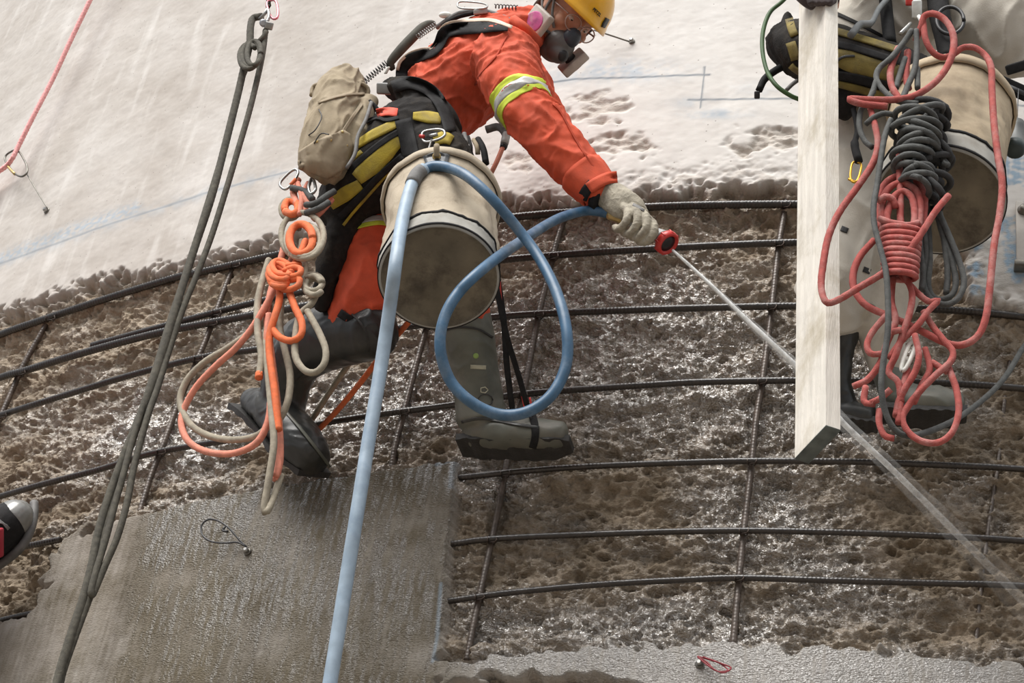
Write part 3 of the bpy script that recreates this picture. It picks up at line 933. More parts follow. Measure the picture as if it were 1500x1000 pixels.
arm_band(ARM_R, .37, .395, .0025, M_LIME, 'lime_band', jacket)
arm_band(ARM_R, .395, .44, .003, M_SILVER, 'reflective_band', jacket)
arm_band(ARM_R, .44, .465, .0025, M_LIME, 'lime_band', jacket)
arm_band(ARM_R, .86, .99, .004, M_ORANGE, 'cuff', jacket, n=8)
drape('cuff_strap', [(852, 292), (858, 280), (868, 268)], 15, M_BLACKWEB, jacket, J, lift=.007)
drape('cuff_tab', [(862, 276), (874, 268), (890, 261), (904, 259)], 17, M_ORANGE, jacket, J, lift=.010)
drape('shoulder_trim', [(588, 112), (590, 99), (602, 87), (620, 80), (633, 76), (644, 63), (650, 49), (664, 43), (690, 41), (718, 40), (744, 43)], [17, 19, 17, 14, 15, 18, 18, 18, 17, 12, 4], M_BLACKWEB, jacket, J, lift=.019)
drape('piping', [(582, 103), (586, 90), (600, 78), (618, 72), (632, 70), (640, 58), (646, 42), (660, 33), (690, 30), (722, 30), (750, 40)], 4.5, M_CREAM, jacket, J, lift=.022)
drape('seam', [(745, 50), (738, 60), (728, 80), (715, 95), (702, 110), (696, 125)], 2.2, mat('orange_seam', (0.40, 0.045, 0.014), 0.85), jacket, J, lift=.003)
drape('seam', [(810, 152), (822, 165), (838, 195), (856, 225), (872, 248)], 2.5, mat('orange_seam', (0.40, 0.045, 0.014), 0.85), jacket, J, lift=.003)
# collar
tube('collar', [P(752, 30, .66), P(766, 40, .66), P(778, 52, .62), P(788, 62, .55)], 0.018, M_ORANGE, jacket, n=16)

_tw = folds(0.009, 12, (1.4, 1.0, 1.0), 2.0, 17.0)
trousers = fuse('trousers', [loft_geo(HIP, 20, 30), loft_geo(LEG_L, 30, 28), loft_geo(LEG_R, 30, 28)], M_ORANGE, person1, voxel=0.0065, smooth=6, wrinkle=_tw)
TR = bvh(trousers)
drape('lime_band', [(508, 338), (530, 330), (556, 326), (575, 330)], 6, M_LIME, trousers, TR, lift=.005)
drape('reflective_band', [(506, 331), (530, 323), (556, 319), (575, 323)], 8, M_SILVER, trousers, TR, lift=.005)
drape('ankle_tie', [(497, 458), (515, 470), (528, 484), (532, 502)], 12, M_BLACKWEB, trousers, TR, lift=.006)

# rubber boots
M_MARK = mat('pale_boot_mark', (0.42, 0.40, 0.30), 0.7)


def boot(shaft, foot, sole, mtl, lab=None, thick=.020, topband=None):
    b = fuse('rubber_boot', [loft_geo(shaft, 26, 28), loft_geo(foot, 22, 26)], mtl, person1, voxel=0.0055, smooth=6,
             wrinkle=folds(0.0035, 13, (1, 1, 1.6), 1.8, 31.0))
    if lab: b['label'] = lab
    w = np.array([P(x, y, o_) for x, y, o_, *_ in sole])
    rad = [q[3] for q in sole]
    A = catmull(np.hstack([w, np.array(rad)[:, None]]), 26)
    T = unit(A[-1, :3] - A[0, :3])
    th = math.atan2(w[1][0] - AXX, -(w[1][1] - AXY)); nrm = np.array([math.sin(th), -math.cos(th), 0])
    sd = unit(np.cross(T, SOLE_UP)); up = np.cross(sd, T)
    V, Fc = [], []
    for k in range(26):
        hw = A[k, 3] * px2m(A[k, :3])
        lug = 0.004 if (k // 2) % 2 else 0.0
        c = A[k, :3]
        V += [c + sd * hw, c - sd * hw, c - sd * hw * .97 - up * (thick - lug), c + sd * hw * .97 - up * (thick - lug)]
    for k in range(25):
        for j in range(4):
            a, b2 = k * 4 + j, k * 4 + (j + 1) % 4
            Fc.append((a, b2, b2 + 4, a + 4))
    Fc += [(3, 2, 1, 0), (100, 101, 102, 103)]
    solid('sole', (np.array(V), Fc), M_SOLE, b, smooth=False)
    return b


SOLE_UP = unit(np.array([0, 0, 1.0]))
boot_r = boot([(681, 462, .36, 37), (686, 490, .33, 38), (693, 530, .27, 36), (700, 575, .21, 36), (705, 612, .17, 38)],
              [(698, 628, .14, 30, 1.1), (730, 632, .14, 27, 1.4), (765, 634, .14, 25, 1.5), (800, 636, .13, 23, 1.5), (822, 637, .12, 20, 1.4)],
              [(674, 648, .13, 22), (700, 650, .13, 27), (735, 651, .13, 26), (770, 651, .13, 29), (812, 650, .12, 27), (838, 646, .11, 15)], M_RUBBERG, 'grey green rubber boot planted on the wall')
BT = bvh(boot_r)
drape('boot_rim', [(650, 484), (672, 479), (700, 482), (722, 494)], 3, M_SOLE, boot_r, BT, lift=.004)
mesh_obj('boot_badge', *ell_geo(ray_hit(BT, 697, 521)[0] - .003 * unit(ray(697, 521)), .008 * IR, .008 * ID, .002 * IT, 16, 8), mat('green_badge', (0.25, 0.36, 0.10), 0.6), boot_r)
drape('boot_label', [(689, 537), (712, 538)], 6, M_MARK, boot_r, BT, lift=.003, thick=.001)
drape('ankle_ring', [(q[0], q[1]) for q in ring_pts(711, 586, 11, 9, 0, 1.0, n=14)], 1.6, M_SOLE, boot_r, BT, lift=.003, thick=.001)
drape('boot_size_mark', [(q[0], q[1]) for q in ring_pts(709, 571, 6, 4.5, 0, 1.0, n=10)], 1.4, M_MARK, boot_r, BT, lift=.003, thick=.001)
drape('instep_band', [(676, 618), (700, 613), (730, 616), (760, 622), (790, 626)], 4, M_RUBBER, boot_r, BT, lift=.004)
drape('foot_strap', [(778, 604), (783, 620), (784, 640), (780, 656)], 11, M_BLACKWEB, boot_r, BT, lift=.006)
SOLE_UP = unit(0.62 * IR - 0.55 * ID + 0.55 * IT)
boot_l = boot([(552, 484, .34, 42), (505, 488, .31, 48), (458, 503, .27, 47), (430, 530, .22, 42), (418, 566, .17, 36), (414, 596, .13, 34)],
              [(372, 588, .10, 20, 1.2), (398, 600, .12, 30, 1.2), (424, 628, .12, 34, 1.2), (445, 656, .11, 34, 1.2), (458, 674, .10, 28, 1.2)],
              [(356, 592, .085, 26), (380, 606, .09, 34), (408, 634, .085, 36), (432, 664, .08, 40), (462, 690, .075, 30)], M_RUBBER, 'black rubber boot of the bent leg')
BL = bvh(boot_l)
drape('boot_rim', [(468, 452), (500, 452), (524, 468), (538, 492), (540, 515)], 3, M_SOLE, boot_l, BL, lift=.004)
drape('sole_welt', [(418, 602), (438, 625), (462, 655), (484, 684)], 4, M_RUBBERG, boot_l, BL, lift=.006)

# gloved right hand closed round the hose grip
GRIP0, GRIP1 = P(897, 316, .555), P(962, 346, .52)
hand = [loft_geo([(880, 278, .575, 21, .8), (896, 288, .583, 23, .55), (912, 298, .588, 23, .48), (928, 307, .586, 20, .45), (940, 316, .58, 13, .5)], 20, 22)]
for f in ([(914, 302, .595, 7), (920, 311, .612, 7), (917, 325, .612, 6.5), (907, 335, .59, 6), (901, 333, .565, 5.5)],
          [(926, 303, .60, 7.2), (934, 313, .617, 7.2), (933, 329, .614, 6.8), (922, 342, .592, 6.2), (914, 341, .566, 6)],
          [(937, 309, .598, 7.2), (947, 320, .614, 7.2), (946, 336, .61, 6.8), (934, 348, .588, 6.2), (926, 346, .564, 6)],
          [(944, 317, .59, 7), (957, 329, .604, 7), (957, 343, .60, 6.8), (945, 354, .582, 6.2), (936, 353, .560, 6)],
          [(902, 292, .55, 9), (920, 304, .528, 8.5), (938, 320, .515, 8), (950, 332, .51, 6.5)]):
    hand.append(loft_geo(f, 16, 12))
glove = fuse('work_glove', hand, M_GLOVE, person1, voxel=0.0022, smooth=2, wrinkle=folds(0.0013, 45, (1, 1, 1), 2.0, 5.0))
GL = bvh(glove)
drape('knuckle_print', [(927, 299), (936, 303), (944, 308)], 4, M_GREYWEB, glove, GL, lift=.002, thick=.001)
tube('glove_cuff', [P(872, 292, .575), P(880, 296, .575)], 0.03, M_BLACKWEB, glove, n=4, ns=16)
fuse('work_glove', [loft_geo([(835, 232, .13, 20), (846, 242, .10, 20), (856, 252, .075, 16)], 12, 16)] + [loft_geo([(854 + 2 * i, 246 + 4 * i, .075, 6), (862 + 2 * i, 252 + 4 * i, .05, 6), (868 + i, 258 + 4 * i, .02, 5)], 10, 10) for i in range(-2, 2)]
     + [loft_geo([(846, 252, .10, 7), (848, 264, .06, 6.5), (850, 270, .03, 5)], 10, 10)], M_GLOVE, person1, voxel=0.003, smooth=2)

# helmet
def helmet():
    V, Fc = [], []
    nu, nv = 64, 22
    for i in range(nv + 1):
        t = i / nv
        for j in range(nu):
            a = 2 * math.pi * j / nu
            ph = t * math.radians(94)
            ca, sa = math.cos(a), math.sin(a)
            rx, ry, rz = .138, .128, .132
            x, y, z = rx * math.sin(ph) * ca, ry * math.sin(ph) * sa, rz * math.cos(ph)
            if t > 0.86:      # rim flares out, the front a little more
                k = (t - 0.86) / 0.14
                fl = .006 + .014 * max(ca, 0) ** 3
                x += fl * k * ca; y += fl * k * sa
            z -= 0.010 * max(0, -ca) * t ** 3
            # two raised ridges over the crown
            z += .004 * math.exp(-((abs(y) - .045) / .012) ** 2) * (1 - t)
            V.append(HD(x - .004, y - .008, z + .042))
    for i in range(nv):
        for j in range(nu):
            p_, q_ = i * nu + j, i * nu + (j + 1) % nu
            Fc.append((p_, p_ + nu, q_ + nu, q_))
    return V, Fc


hel = mesh_obj('helmet', *helmet(), M_HELMET, person1)
hel['label'] = 'yellow climbing helmet with dark lettering'
_s = hel.modifiers.new('thickness', 'SOLIDIFY'); _s.thickness = 0.004; _s.offset = -1
HT = bvh(hel)
# headband and chin straps
V_, F_ = tube_geo([HD(.104 * math.cos(a), .084 * math.sin(a), .045) for a in np.linspace(0, 2 * math.pi, 40)], 0.006, 6)
mesh_obj('headband', V_, F_, M_BLACKP, hel)
tube('chin_strap', [HD(.02, -.090, .05), HD(.012, -.086, .0), HD(.03, -.074, -.06), HD(.045, -.045, -.105)], 0.0045, M_GREYWEB, hel, n=20)
tube('chin_strap', [HD(-.05, -.088, .05), HD(-.035, -.088, .0), HD(.012, -.084, -.035)], 0.0045, M_GREYWEB, hel, n=16)
tube('chin_strap', [HD(.02, .090, .05), HD(.012, .086, .0), HD(.03, .074, -.06), HD(.045, .045, -.105)], 0.0045, M_GREYWEB, hel, n=20)
for (a, b) in (((883, 40), (890, 27)),):
    drape('lamp_clip', [a, b], 5, M_BLACKP, hel, HT, lift=.004, thick=.006)
h = ray_hit(HT, 874, 18)
if h:
    tcu = bpy.data.curves.new('lettering', 'FONT'); tcu.body = 'PETZL'; tcu.size = 0.0135; tcu.extrude = 0.0006; tcu.align_x = 'CENTER'; tcu.align_y = 'CENTER'; tcu.offset = 0.0003
    tob = bpy.data.objects.new('t', tcu); C.objects.link(tob)
    dg = bpy.context.evaluated_depsgraph_get(); dg.update()
    tme = bpy.data.meshes.new_from_object(tob.evaluated_get(dg)); bpy.data.objects.remove(tob)
    hit_n = HT.ray_cast(Vector(CAM), Vector(ray(874, 18)).normalized())[1]
    zn = unit(np.array(hit_n)); zn = zn if np.dot(zn, IT) > 0 else -zn
    xn = unit(0.82 * IR + 0.57 * ID); xn = unit(xn - zn * np.dot(xn, zn)); yn = np.cross(zn, xn)
    co = np.array([v.co[:] for v in tme.vertices])
    co = h[0] + 0.002 * zn + co[:, :1] * xn + co[:, 1:2] * yn + co[:, 2:] * zn
    tme.vertices.foreach_set('co', co.reshape(-1)); tme.update()
    tme.materials.clear(); tme.materials.append(M_BLACKP)
    link(bpy.data.objects.new('lettering', tme), hel)

# safety glasses
def lens_loop(sy):
    return [HD(.112 - .22 * (sy * .036 + y - 0) ** 2 * 14 * 0.4, sy * .034 + y, .004 + z) for y, z in [(.029 * math.cos(a), .021 * math.sin(a) - .006 * (math.sin(a) < 0) * abs(math.sin(a))) for a in np.linspace(0, 2 * math.pi, 24)]]


M_FRAME = mat('clear_frame', (0.42, 0.30, 0.26), 0.2, var=0.1, spec=0.8)
gm, gnt, gb = nodes_of('clear_lens')
gb.inputs['Transmission Weight'].default_value = 1.0; gb.inputs['Roughness'].default_value = 0.03; gb.inputs['IOR'].default_value = 1.12
_gn = gnt.nodes.new('ShaderNodeTexNoise'); _gn.inputs['Scale'].default_value = 30
_gr = gnt.nodes.new('ShaderNodeValToRGB'); _gr.color_ramp.elements[0].color = (0.86, 0.84, 0.83, 1); _gr.color_ramp.elements[1].color = (0.96, 0.95, 0.94, 1)
gnt.links.new(_gn.outputs['Fac'], _gr.inputs[0]); gnt.links.new(_gr.outputs[0], gb.inputs['Base Color'])
V_, F_ = join_geo([tube_geo(lens_loop(-1), 0.0022, 6), tube_geo(lens_loop(1), 0.0022, 6), tube_geo([HD(.112, -.006, .008), HD(.116, 0, .011), HD(.112, .006, .008)], 0.0025, 6),
                   tube_geo([HD(.098, -.062, .012), HD(.06, -.078, .012), HD(0, -.084, .008)], 0.0028, 6), tube_geo([HD(.098, .062, .012), HD(.06, .078, .012), HD(0, .084, .008)], 0.0028, 6)])
glasses = mesh_obj('safety_glasses', V_, F_, M_FRAME, person1)
for sy in (-1, 1):
    lp = lens_loop(sy)[:-1]
    c = np.mean(lp, 0) + .004 * H_F
    mesh_obj('lens', [c] + lp, [(0, i + 1, (i + 1) % len(lp) + 1) for i in range(len(lp))], gm, glasses)

# half mask respirator
resp = fuse('respirator', [he(.085, 0, -.078, .048, .050, .050), he(.105, 0, -.036, .026, .026, .034), he(.104, 0, -.098, .045, .036, .032), he(.07, 0, -.108, .044, .044, .032)], M_MASK, person1, voxel=0.003, smooth=3)
solid('valve_cover', ring_geo(HD(.140, .0, -.094), H_F, [(.017, -.012), (.019, 0), (.016, .007), (.006, .009)], 28), M_BLACKP, resp)
fuse('nose_cup', [he(.107, 0, -.038, .028, .030, .036)], M_MASKB, resp, voxel=0.003, smooth=2)
tube('mask_strap', [HD(.075, -.05, -.05), HD(.05, -.075, -.02), HD(.01, -.088, .03), HD(-.01, -.09, .055)], 0.0045, M_GREYWEB, resp, n=14)
tube('mask_strap', [HD(.075, -.05, -.07), HD(.03, -.075, -.075), HD(-.03, -.07, -.07)], 0.0045, M_GREYWEB, resp, n=14)
for sy, (x, y, z), mc in ((-1, (.062, -.100, -.076), M_FILTER), (1, (.098, .074, -.088), M_FILTERD)):
    ax_ = unit(sy * H_L * 0.85 + H_F * 0.25 - H_U * 0.1)       # out of the cheek
    w1 = unit(H_U - ax_ * np.dot(H_U, ax_)); w2 = np.cross(ax_, w1)
    fl = solid('filter_cartridge', box_geo(HD(x, y, z), .014 * ax_, .047 * w1, .041 * w2), mc, resp, bevel=.006)
    fc = HD(x, y, z) + ax_ * .0135
    solid('filter_face', ring_geo(fc, ax_, [(.034, -.002), (.034, .002), (.030, .003)], 30), M_MAGENTA, fl)
    solid('filter_socket', ring_geo(HD(x, y, z) - ax_ * .026, ax_, [(.017, -.012), (.019, .014)], 24), M_BLACKP, resp)

# ------------------------------------------------------------------ his harness
harness = fuse('harness_seat', [loft_geo([(500, 300, .46, 34, 1.5), (528, 276, .52, 52, 1.5), (566, 240, .56, 60, 1.5), (604, 202, .57, 60, 1.45), (640, 184, .55, 46, 1.5)], 30, 30),
                                loft_geo([(580, 130, .55, 15, 1.8), (608, 142, .58, 24, 2.0), (632, 165, .57, 28, 2.0)], 14, 22),
                                loft_geo([(626, 205, .60, 46, 1.1), (645, 250, .60, 54, 1.1), (655, 300, .58, 54, 1.1)], 14, 22),
                                loft_geo([(525, 300, .50, 40, 1.2), (500, 345, .50, 26, 1.2), (480, 400, .47, 20), (472, 450, .42, 12)], 16, 18)], M_PAD, person1, voxel=0.007, smooth=6, wrinkle=folds(0.006, 18, (1, 1, 1), 2.0, 41.0))
harness['label'] = 'black padded work harness with yellow panels'
HS = bvh(harness)
Y = lambda nm, pts, w: drape(nm, pts, w, M_YELLOWPAD, harness, HS, lift=.006, thick=.005)
Y('yellow_panel', [(522, 213), (545, 198), (580, 181)], [10, 13, 12])
Y('yellow_panel', [(523, 262), (545, 241), (565, 222), (586, 204)], [20, 30, 28, 16])
Y('yellow_panel', [(605, 170), (622, 171), (646, 174)], [10, 17, 14])
Y('yellow_panel', [(636, 206), (650, 201), (662, 206)], [14, 17, 13])
Y('yellow_panel', [(484, 300), (505, 285), (528, 270)], [16, 22, 16])
Y('yellow_edge', [(503, 330), (520, 308), (545, 280), (570, 252), (592, 230)], 4)
Y('yellow_edge', [(500, 250), (518, 232), (530, 222)], 5)
drape('strap', [(515, 246), (540, 224), (566, 204), (590, 190)], 9, M_BLACKWEB, harness, HS, lift=.008)
drape('strap', [(498, 318), (524, 292), (556, 258), (590, 228)], 10, M_BLACKWEB, harness, HS, lift=.010)
drape('red_lining', [(552, 166), (566, 163), (582, 165)], 12, mat('red_lining', (0.75, 0.10, 0.06), 0.8), harness, HS, lift=.008)
drape('strap', [(536, 178), (552, 172), (566, 176), (584, 172)], 5, M_BLACKWEB, harness, HS, lift=.012)
drape('strap', [(590, 175), (596, 200), (602, 230)], 24, M_GREYWEB if False else M_BLACKWEB, harness, HS, lift=.010)
drape('waist_strap', [(575, 128), (602, 121), (632, 134), (650, 160), (660, 192)], 18, M_BLACKWEB, harness, HS, lift=.012)
# grey back padding, dorsal straps, coil leash along his back
tube('back_pad', pix_path([(576, 102, .60), (572, 92, .62), (585, 75, .63), (606, 53, .63), (622, 38, .62), (636, 34, .60)], 30), [.008 + .008 * math.sin(math.pi * k / 29) ** .4 for k in range(30)], mat('olive_grey_pad', (0.075, 0.07, 0.055), 0.8, var=0.3), harness, ns=10)
tube('dorsal_strap', pix_path([(640, 40, .60), (655, 30, .62), (672, 20, .62), (700, 16, .62), (730, 22, .62), (752, 32, .62), (764, 44, .6)], 40), .0085, M_GREYWEB, harness)
tube('dorsal_strap', pix_path([(648, 38, .61), (668, 26, .63), (690, 20, .63), (712, 16, .63)], 24), .007, M_BLACKWEB, harness)
solid('buckle', box_geo(P(704, 17, .64), .022 * unit(IR - .1 * ID), .008 * ID, .006 * IT), M_GREYP, harness, bevel=.003)
mesh_obj('pale_bead', *ell_geo(P(652, 22, .63), .020 * IR, .011 * ID, .011 * IT), mat('white_plastic', (0.8, 0.8, 0.74), 0.5), harness)
solid('pale_bead', box_geo(P(567, 103, .64), .005 * IR, .012 * unit(ID - .5 * IR), .006 * IT), mat('white_plastic', (0.8, 0.8, 0.74), 0.5), harness, bevel=.003)


def coil(name, a, b, turns, rpx, wire, parent, mt):
    A, B = P(*a), P(*b)
    T = unit(B - A); s = unit(np.cross(T, _F)); d = np.cross(s, T)
    n = turns * 12
    path = [A + (B - A) * i / n + rpx * px2m(A) * (math.cos(i * math.pi / 6) * s + math.sin(i * math.pi / 6) * d) for i in range(n + 1)]
    return tube(name, path, wire, mt, parent, ns=5)


coil('coil_leash', (533, 120, .62), (566, 92, .63), 10, 4.5, .0017, harness, M_BLACKP)
coil('coil_leash', (612, 54, .66), (638, 36, .65), 9, 3.6, .0016, harness, M_GREYP)
coil('coil_leash', (724, 9, .62), (758, 11, .62), 7, 3.0, .0016, harness, M_BLACKP)


def carabiner(name, c, ang, lpx, wpx, off, mt, parent, r=.0045, n=40, gate=None, spread=0.0):
    """closed steel loop: c centre px, ang direction of the long axis"""
    pts = []
    ca, sa = math.cos(ang), math.sin(ang)
    for i in range(n + 1):
        t = 2 * math.pi * i / n
        x = lpx * np.sign(math.cos(t)) * abs(math.cos(t)) ** .7; y = wpx * np.sign(math.sin(t)) * abs(math.sin(t)) ** .7 * (1 - .25 * math.cos(t))
        pts.append(P(c[0] + x * ca - y * sa, c[1] + x * sa + y * ca, off + spread * math.sin(t)))
    V, Fc = tube_geo(pts, r, 8, caps=False)
    o = mesh_obj(name, V, Fc, mt, parent)
    if gate:
        g0 = P(c[0] - lpx * .35 * ca - wpx * gate[0] * -sa, c[1] - lpx * .35 * sa - wpx * gate[0] * ca, off)
        g1 = P(c[0] + lpx * .35 * ca - wpx * gate[0] * -sa, c[1] + lpx * .35 * sa - wpx * gate[0] * ca, off)
        tube('gate_sleeve', [g0, g1], r * 1.35, gate[1], o, ns=10, n=4)
    return o


carabiner('carabiner', (692, 8), .05, 22, 5, .64, M_STEEL, harness, r=.003, spread=.01)
tube('gear_arm', pix_path([(591, 152, .66), (592, 170, .67), (590, 190, .68)], 10), .0095, M_ALU, harness)
solid('gear_eye', ring_geo(P(588, 189, .685), unit(IT + .3 * IR), [(.006, -.006), (.013, -.006), (.013, .006), (.006, .006)], 24), M_ALU, harness)
tube('gear_bar', pix_path([(591, 150, .66), (610, 150, .66), (628, 153, .65), (640, 160, .64)], 16), .0055, M_STEEL, harness)
solid('buckle', box_geo(P(566, 130, .64), .030 * unit(IR + .05 * ID), .018 * ID, .008 * IT), M_GREYP, harness, bevel=.006)
for k, (x0, y0, x1, y1) in enumerate([(672, 198, 668, 215), (680, 196, 682, 222), (686, 200, 690, 228), (694, 205, 700, 226), (664, 196, 660, 214)]):
    tube('strap_tail', pix_path([(x0, y0, .60), ((x0 + x1) / 2 + 2, (y0 + y1) / 2, .61), (x1, y1, .60)], 10), .0075 if k % 2 else .005, [M_POUCH, M_GREYWEB, M_BLACKWEB][k % 3], harness)
tube('strap_tail', pix_path([(700, 204, .60), (708, 218, .61), (712, 240, .60)], 10), .010, M_BLACKWEB, harness)
tube('lanyard', pix_path([(712, 190, .50), (730, 186, .50), (741, 198, .50), (738, 214, .50)], 14), .012, M_GREYWEB, harness)
tube('lanyard', pix_path([(738, 212, .50), (728, 236, .50), (716, 260, .48), (700, 290, .45)], 16), .0075, M_PKROPE, harness)
tube('lanyard_end', pix_path([(739, 208, .50), (737, 217, .50)], 4), .011, M_BLACKP, harness)
tube('lanyard_sleeve', pix_path([(742, 196, .505), (739, 210, .505)], 5), .0125, mat('pale_grey_sleeve', (0.5, 0.5, 0.48), 0.6), harness)
# web ladder hanging from the harness to the boot
for k, pp in enumerate([[(728, 400, .50), (738, 470, .40), (743, 540, .30), (752, 608, .20)], [(727, 420, .52), (742, 490, .42), (760, 550, .30), (776, 608, .20)]]):
    w = pix_path(pp, 30)
    s_ = unit(.9 * IR + .4 * ID)
    V, Fc = [], []
    for q in w: V += [q - s_ * .010, q + s_ * .010]
    Fc = [(2 * i, 2 * i + 1, 2 * i + 3, 2 * i + 2) for i in range(len(w) - 1)]
    o = mesh_obj('foot_loop_webbing', V, Fc, M_BLACKWEB, harness)
    sm = o.modifiers.new('t', 'SOLIDIFY'); sm.thickness = .003
for pp in ([(765, 580, .24), (769, 600, .22)], [(776, 582, .24), (780, 602, .22)], [(732, 412, .51), (734, 440, .46)]):
    tube('red_stitching', pix_path(pp, 6), .003, M_RED, harness)

# ------------------------------------------------------------------ canvas buckets
def canvas_bucket(bc, ang, spin, R, L, label, seed, M_CANVAS=M_CANVAS):
    """bc: centre of the base; ang: angle between axis and the viewing line"""
    v = unit(bc - CAM)
    upi = unit(-ID * math.cos(spin) + IR * math.sin(spin))
    ax = unit(math.cos(ang) * v + math.sin(ang) * upi)      # from base to rim
    root = thing('canvas_bucket', bc, label, 'bucket')
    a = unit(np.cross(ax, np.array([.2, .1, .97]))); b = np.cross(ax, a)
    ns, nv = 72, 30

    def wall_pt(t, th, extra=0.0):
        r = R * (1.0 + .02 * t)
        r += -.012 * math.sin(math.pi * min(t * 1.05, 1)) * (0.6 + mnoise.noise(Vector((math.cos(th) * 1.7 + seed, math.sin(th) * 1.7, t * 1.2))))
        r += .010 * mnoise.noise(Vector((math.cos(th) * 2.6 + seed, math.sin(th) * 2.6, t * 2.2 + 4))) * min(1, t * 3) * (1.3 - t)
        f = 1 - abs(mnoise.noise(Vector((math.cos(th + t * .8) * 3.4, math.sin(th + t * .8) * 3.4, t * 2.0 + seed))) * 2)
        r += .012 * max(f, 0) ** 3 * min(1, t * 2.5) * (1.15 - t)
        return bc + ax * (t * L) + (r + extra) * (math.cos(th) * a + math.sin(th) * b)
    V, Fc = [], []
    for i in range(nv + 1):
        for j in range(ns):
            V.append(wall_pt(i / nv, 2 * math.pi * j / ns))
    for i in range(nv):
        for j in range(ns):
            p_, q_ = i * ns + j, i * ns + (j + 1) % ns
            Fc.append((p_, q_, q_ + ns, p_ + ns))
    o = mesh_obj('canvas_wall', V, Fc, M_CANVAS, root)
    s = o.modifiers.new('t', 'SOLIDIFY'); s.thickness = .004; s.offset = -1

    def band(nm, t0, t1, ex, mt, n=5):
        V, Fc = [], []
        for i in range(n):
            for j in range(ns):
                V.append(wall_pt(t0 + (t1 - t0) * i / (n - 1), 2 * math.pi * j / ns, ex))
        for i in range(n - 1):
            for j in range(ns):
                p_, q_ = i * ns + j, i * ns + (j + 1) % ns
                Fc.append((p_, q_, q_ + ns, p_ + ns))
        o = mesh_obj(nm, V, Fc, mt, root)
        s = o.modifiers.new('t', 'SOLIDIFY'); s.thickness = .003; s.offset = 1
        return o
    band('base_band', 0.0, .17, .002, M_CANVASG)
    band('stitching', .165, .185, .005, M_BLACKWEB, 3)
    band('stitching', .0, .018, .005, M_BLACKWEB, 3)
    # base: dished disc with a rolled edge
    solid('base', ring_geo(bc, ax, [(R * .2, .010), (R * .6, .009), (R * .93, .006), (R * .97, .0), (R * .985, -.004), (R * 1.005, -.002), (R * 1.01, .006), (R * .98, .012)], 64), M_CANVASB, root)
    solid('base_piping', (lambda p_: tube_geo(p_, .004, 6, caps=False))([bc + 1.0 * R * (math.cos(t) * a + math.sin(t) * b) for t in np.linspace(0, 2 * math.pi, 73)]), M_CANVAS if False else M_CANVASG, root)
    # folded rim
    tube('rim', [wall_pt(1.0, t, .002) for t in np.linspace(0, 2 * math.pi, 73)], .0085, M_CANVAS, root, ns=10)
    V, Fc = [], []
    for i, (tt, ex) in enumerate([(1.0, .010), (.97, .012), (.93, .010), (.93, .004)]):
        V += [wall_pt(tt, 2 * math.pi * j / ns, ex) for j in range(ns)]
    for i in range(3):
        for j in range(ns):
            p_, q_ = i * ns + j, i * ns + (j + 1) % ns
            Fc.append((p_, q_, q_ + ns, p_ + ns))
    mesh_obj('rim_hem', V, Fc, M_CANVAS, root)
    return root, o, ax, a, b, wall_pt


bk1, bk1w, bax, ba, bb, wp1 = canvas_bucket(P(643, 406, .98), math.radians(31), math.radians(2), .147, .40, 'beige canvas bucket hanging from the harness of the worker in orange', 2.0)
BK1 = bvh(*[c for c in bk1.children])
drape('rubber_patch', [(622, 236), (640, 230), (657, 234)], 15, mat('black_rubber_patch', (0.045, 0.047, 0.05), 0.35, var=0.4), bk1, BK1, lift=.008, thick=.004)
_g = ray_hit(BK1, 640, 230); _gp = (_g[0] if _g else P(640, 230, .75)) + .016 * IT
solid('grommet', ring_geo(_gp, IT, [(.006, -.003), (.011, -.003), (.0115, .002), (.0085, .0045), (.006, .002)], 24), M_BRASS, bk1)
tube('knot', [_gp + .008 * IT, _gp - .02 * ID + .01 * IT, _gp - .028 * ID], .008, M_POUCH, bk1, n=8)
tube('hanging_cord', [P(622, 243, .80), P(626, 225, .78), P(632, 205, .74)], .003, M_STEEL, bk1, n=10)
car1 = carabiner('carabiner', (635, 198), -.20, 17, 8, .73, M_STEEL, None, r=.004, gate=(.0, M_STEEL))
tag(car1, 'small steel carabiner clipped to the harness above the canvas bucket', 'carabiner')
tube('red_gate_end', pix_path([(615, 199, .735), (621, 200, .735)], 4), .0055, M_RED, car1)

bk2, bk2w, bax2, ba2, bb2, wp2 = canvas_bucket(P(1377, 294, .95), math.radians(36), math.radians(7), .152, .42, 'dirty canvas bucket behind the red and grey rope bundles', 7.0, mat('stained_canvas', (0.43, 0.345, 0.235), 0.85, var=0.2, vscale=8, bump=0.3, bscale=300, stretch=(1, 1, 3), dirt=(0.17, 0.115, 0.065), dscale=5, damt=0.6))

# ------------------------------------------------------------------ khaki tool pouch
pouch = thing('tool_pouch', P(480, 255, .70), 'khaki canvas tool pouch hanging at the back of the harness', 'pouch')
pbody = fuse('pouch_body', [loft_geo([(510, 122, .66, 30, 1.1), (500, 140, .67, 38, 1.1), (492, 170, .69, 40, 1.1), (484, 205, .70, 42, 1.0), (478, 232, .70, 40, .9), (474, 246, .70, 34, .8)], 24, 28),
                            loft_geo([(540, 148, .66, 14), (528, 180, .68, 18), (512, 220, .69, 16)], 12, 14)], M_POUCH, pouch, voxel=0.005, smooth=5, wrinkle=folds(0.010, 14, (1.5, 1.0, 0.7), 2.2, 51.0))
PB = bvh(pbody)
patch('front_panel', [(438, 222), (462, 206), (484, 198), (502, 190), (512, 196), (517, 214), (507, 246), (480, 262), (437, 247)], M_POUCHD, pouch, PB, lift=.010, thick=.006)
tube('rolled_rim', pix_path([(456, 140, .70), (460, 126, .70), (480, 121, .72), (505, 121, .72), (528, 122, .70), (539, 130, .68), (538, 142, .67)], 30), .0065, M_POUCH, pouch)
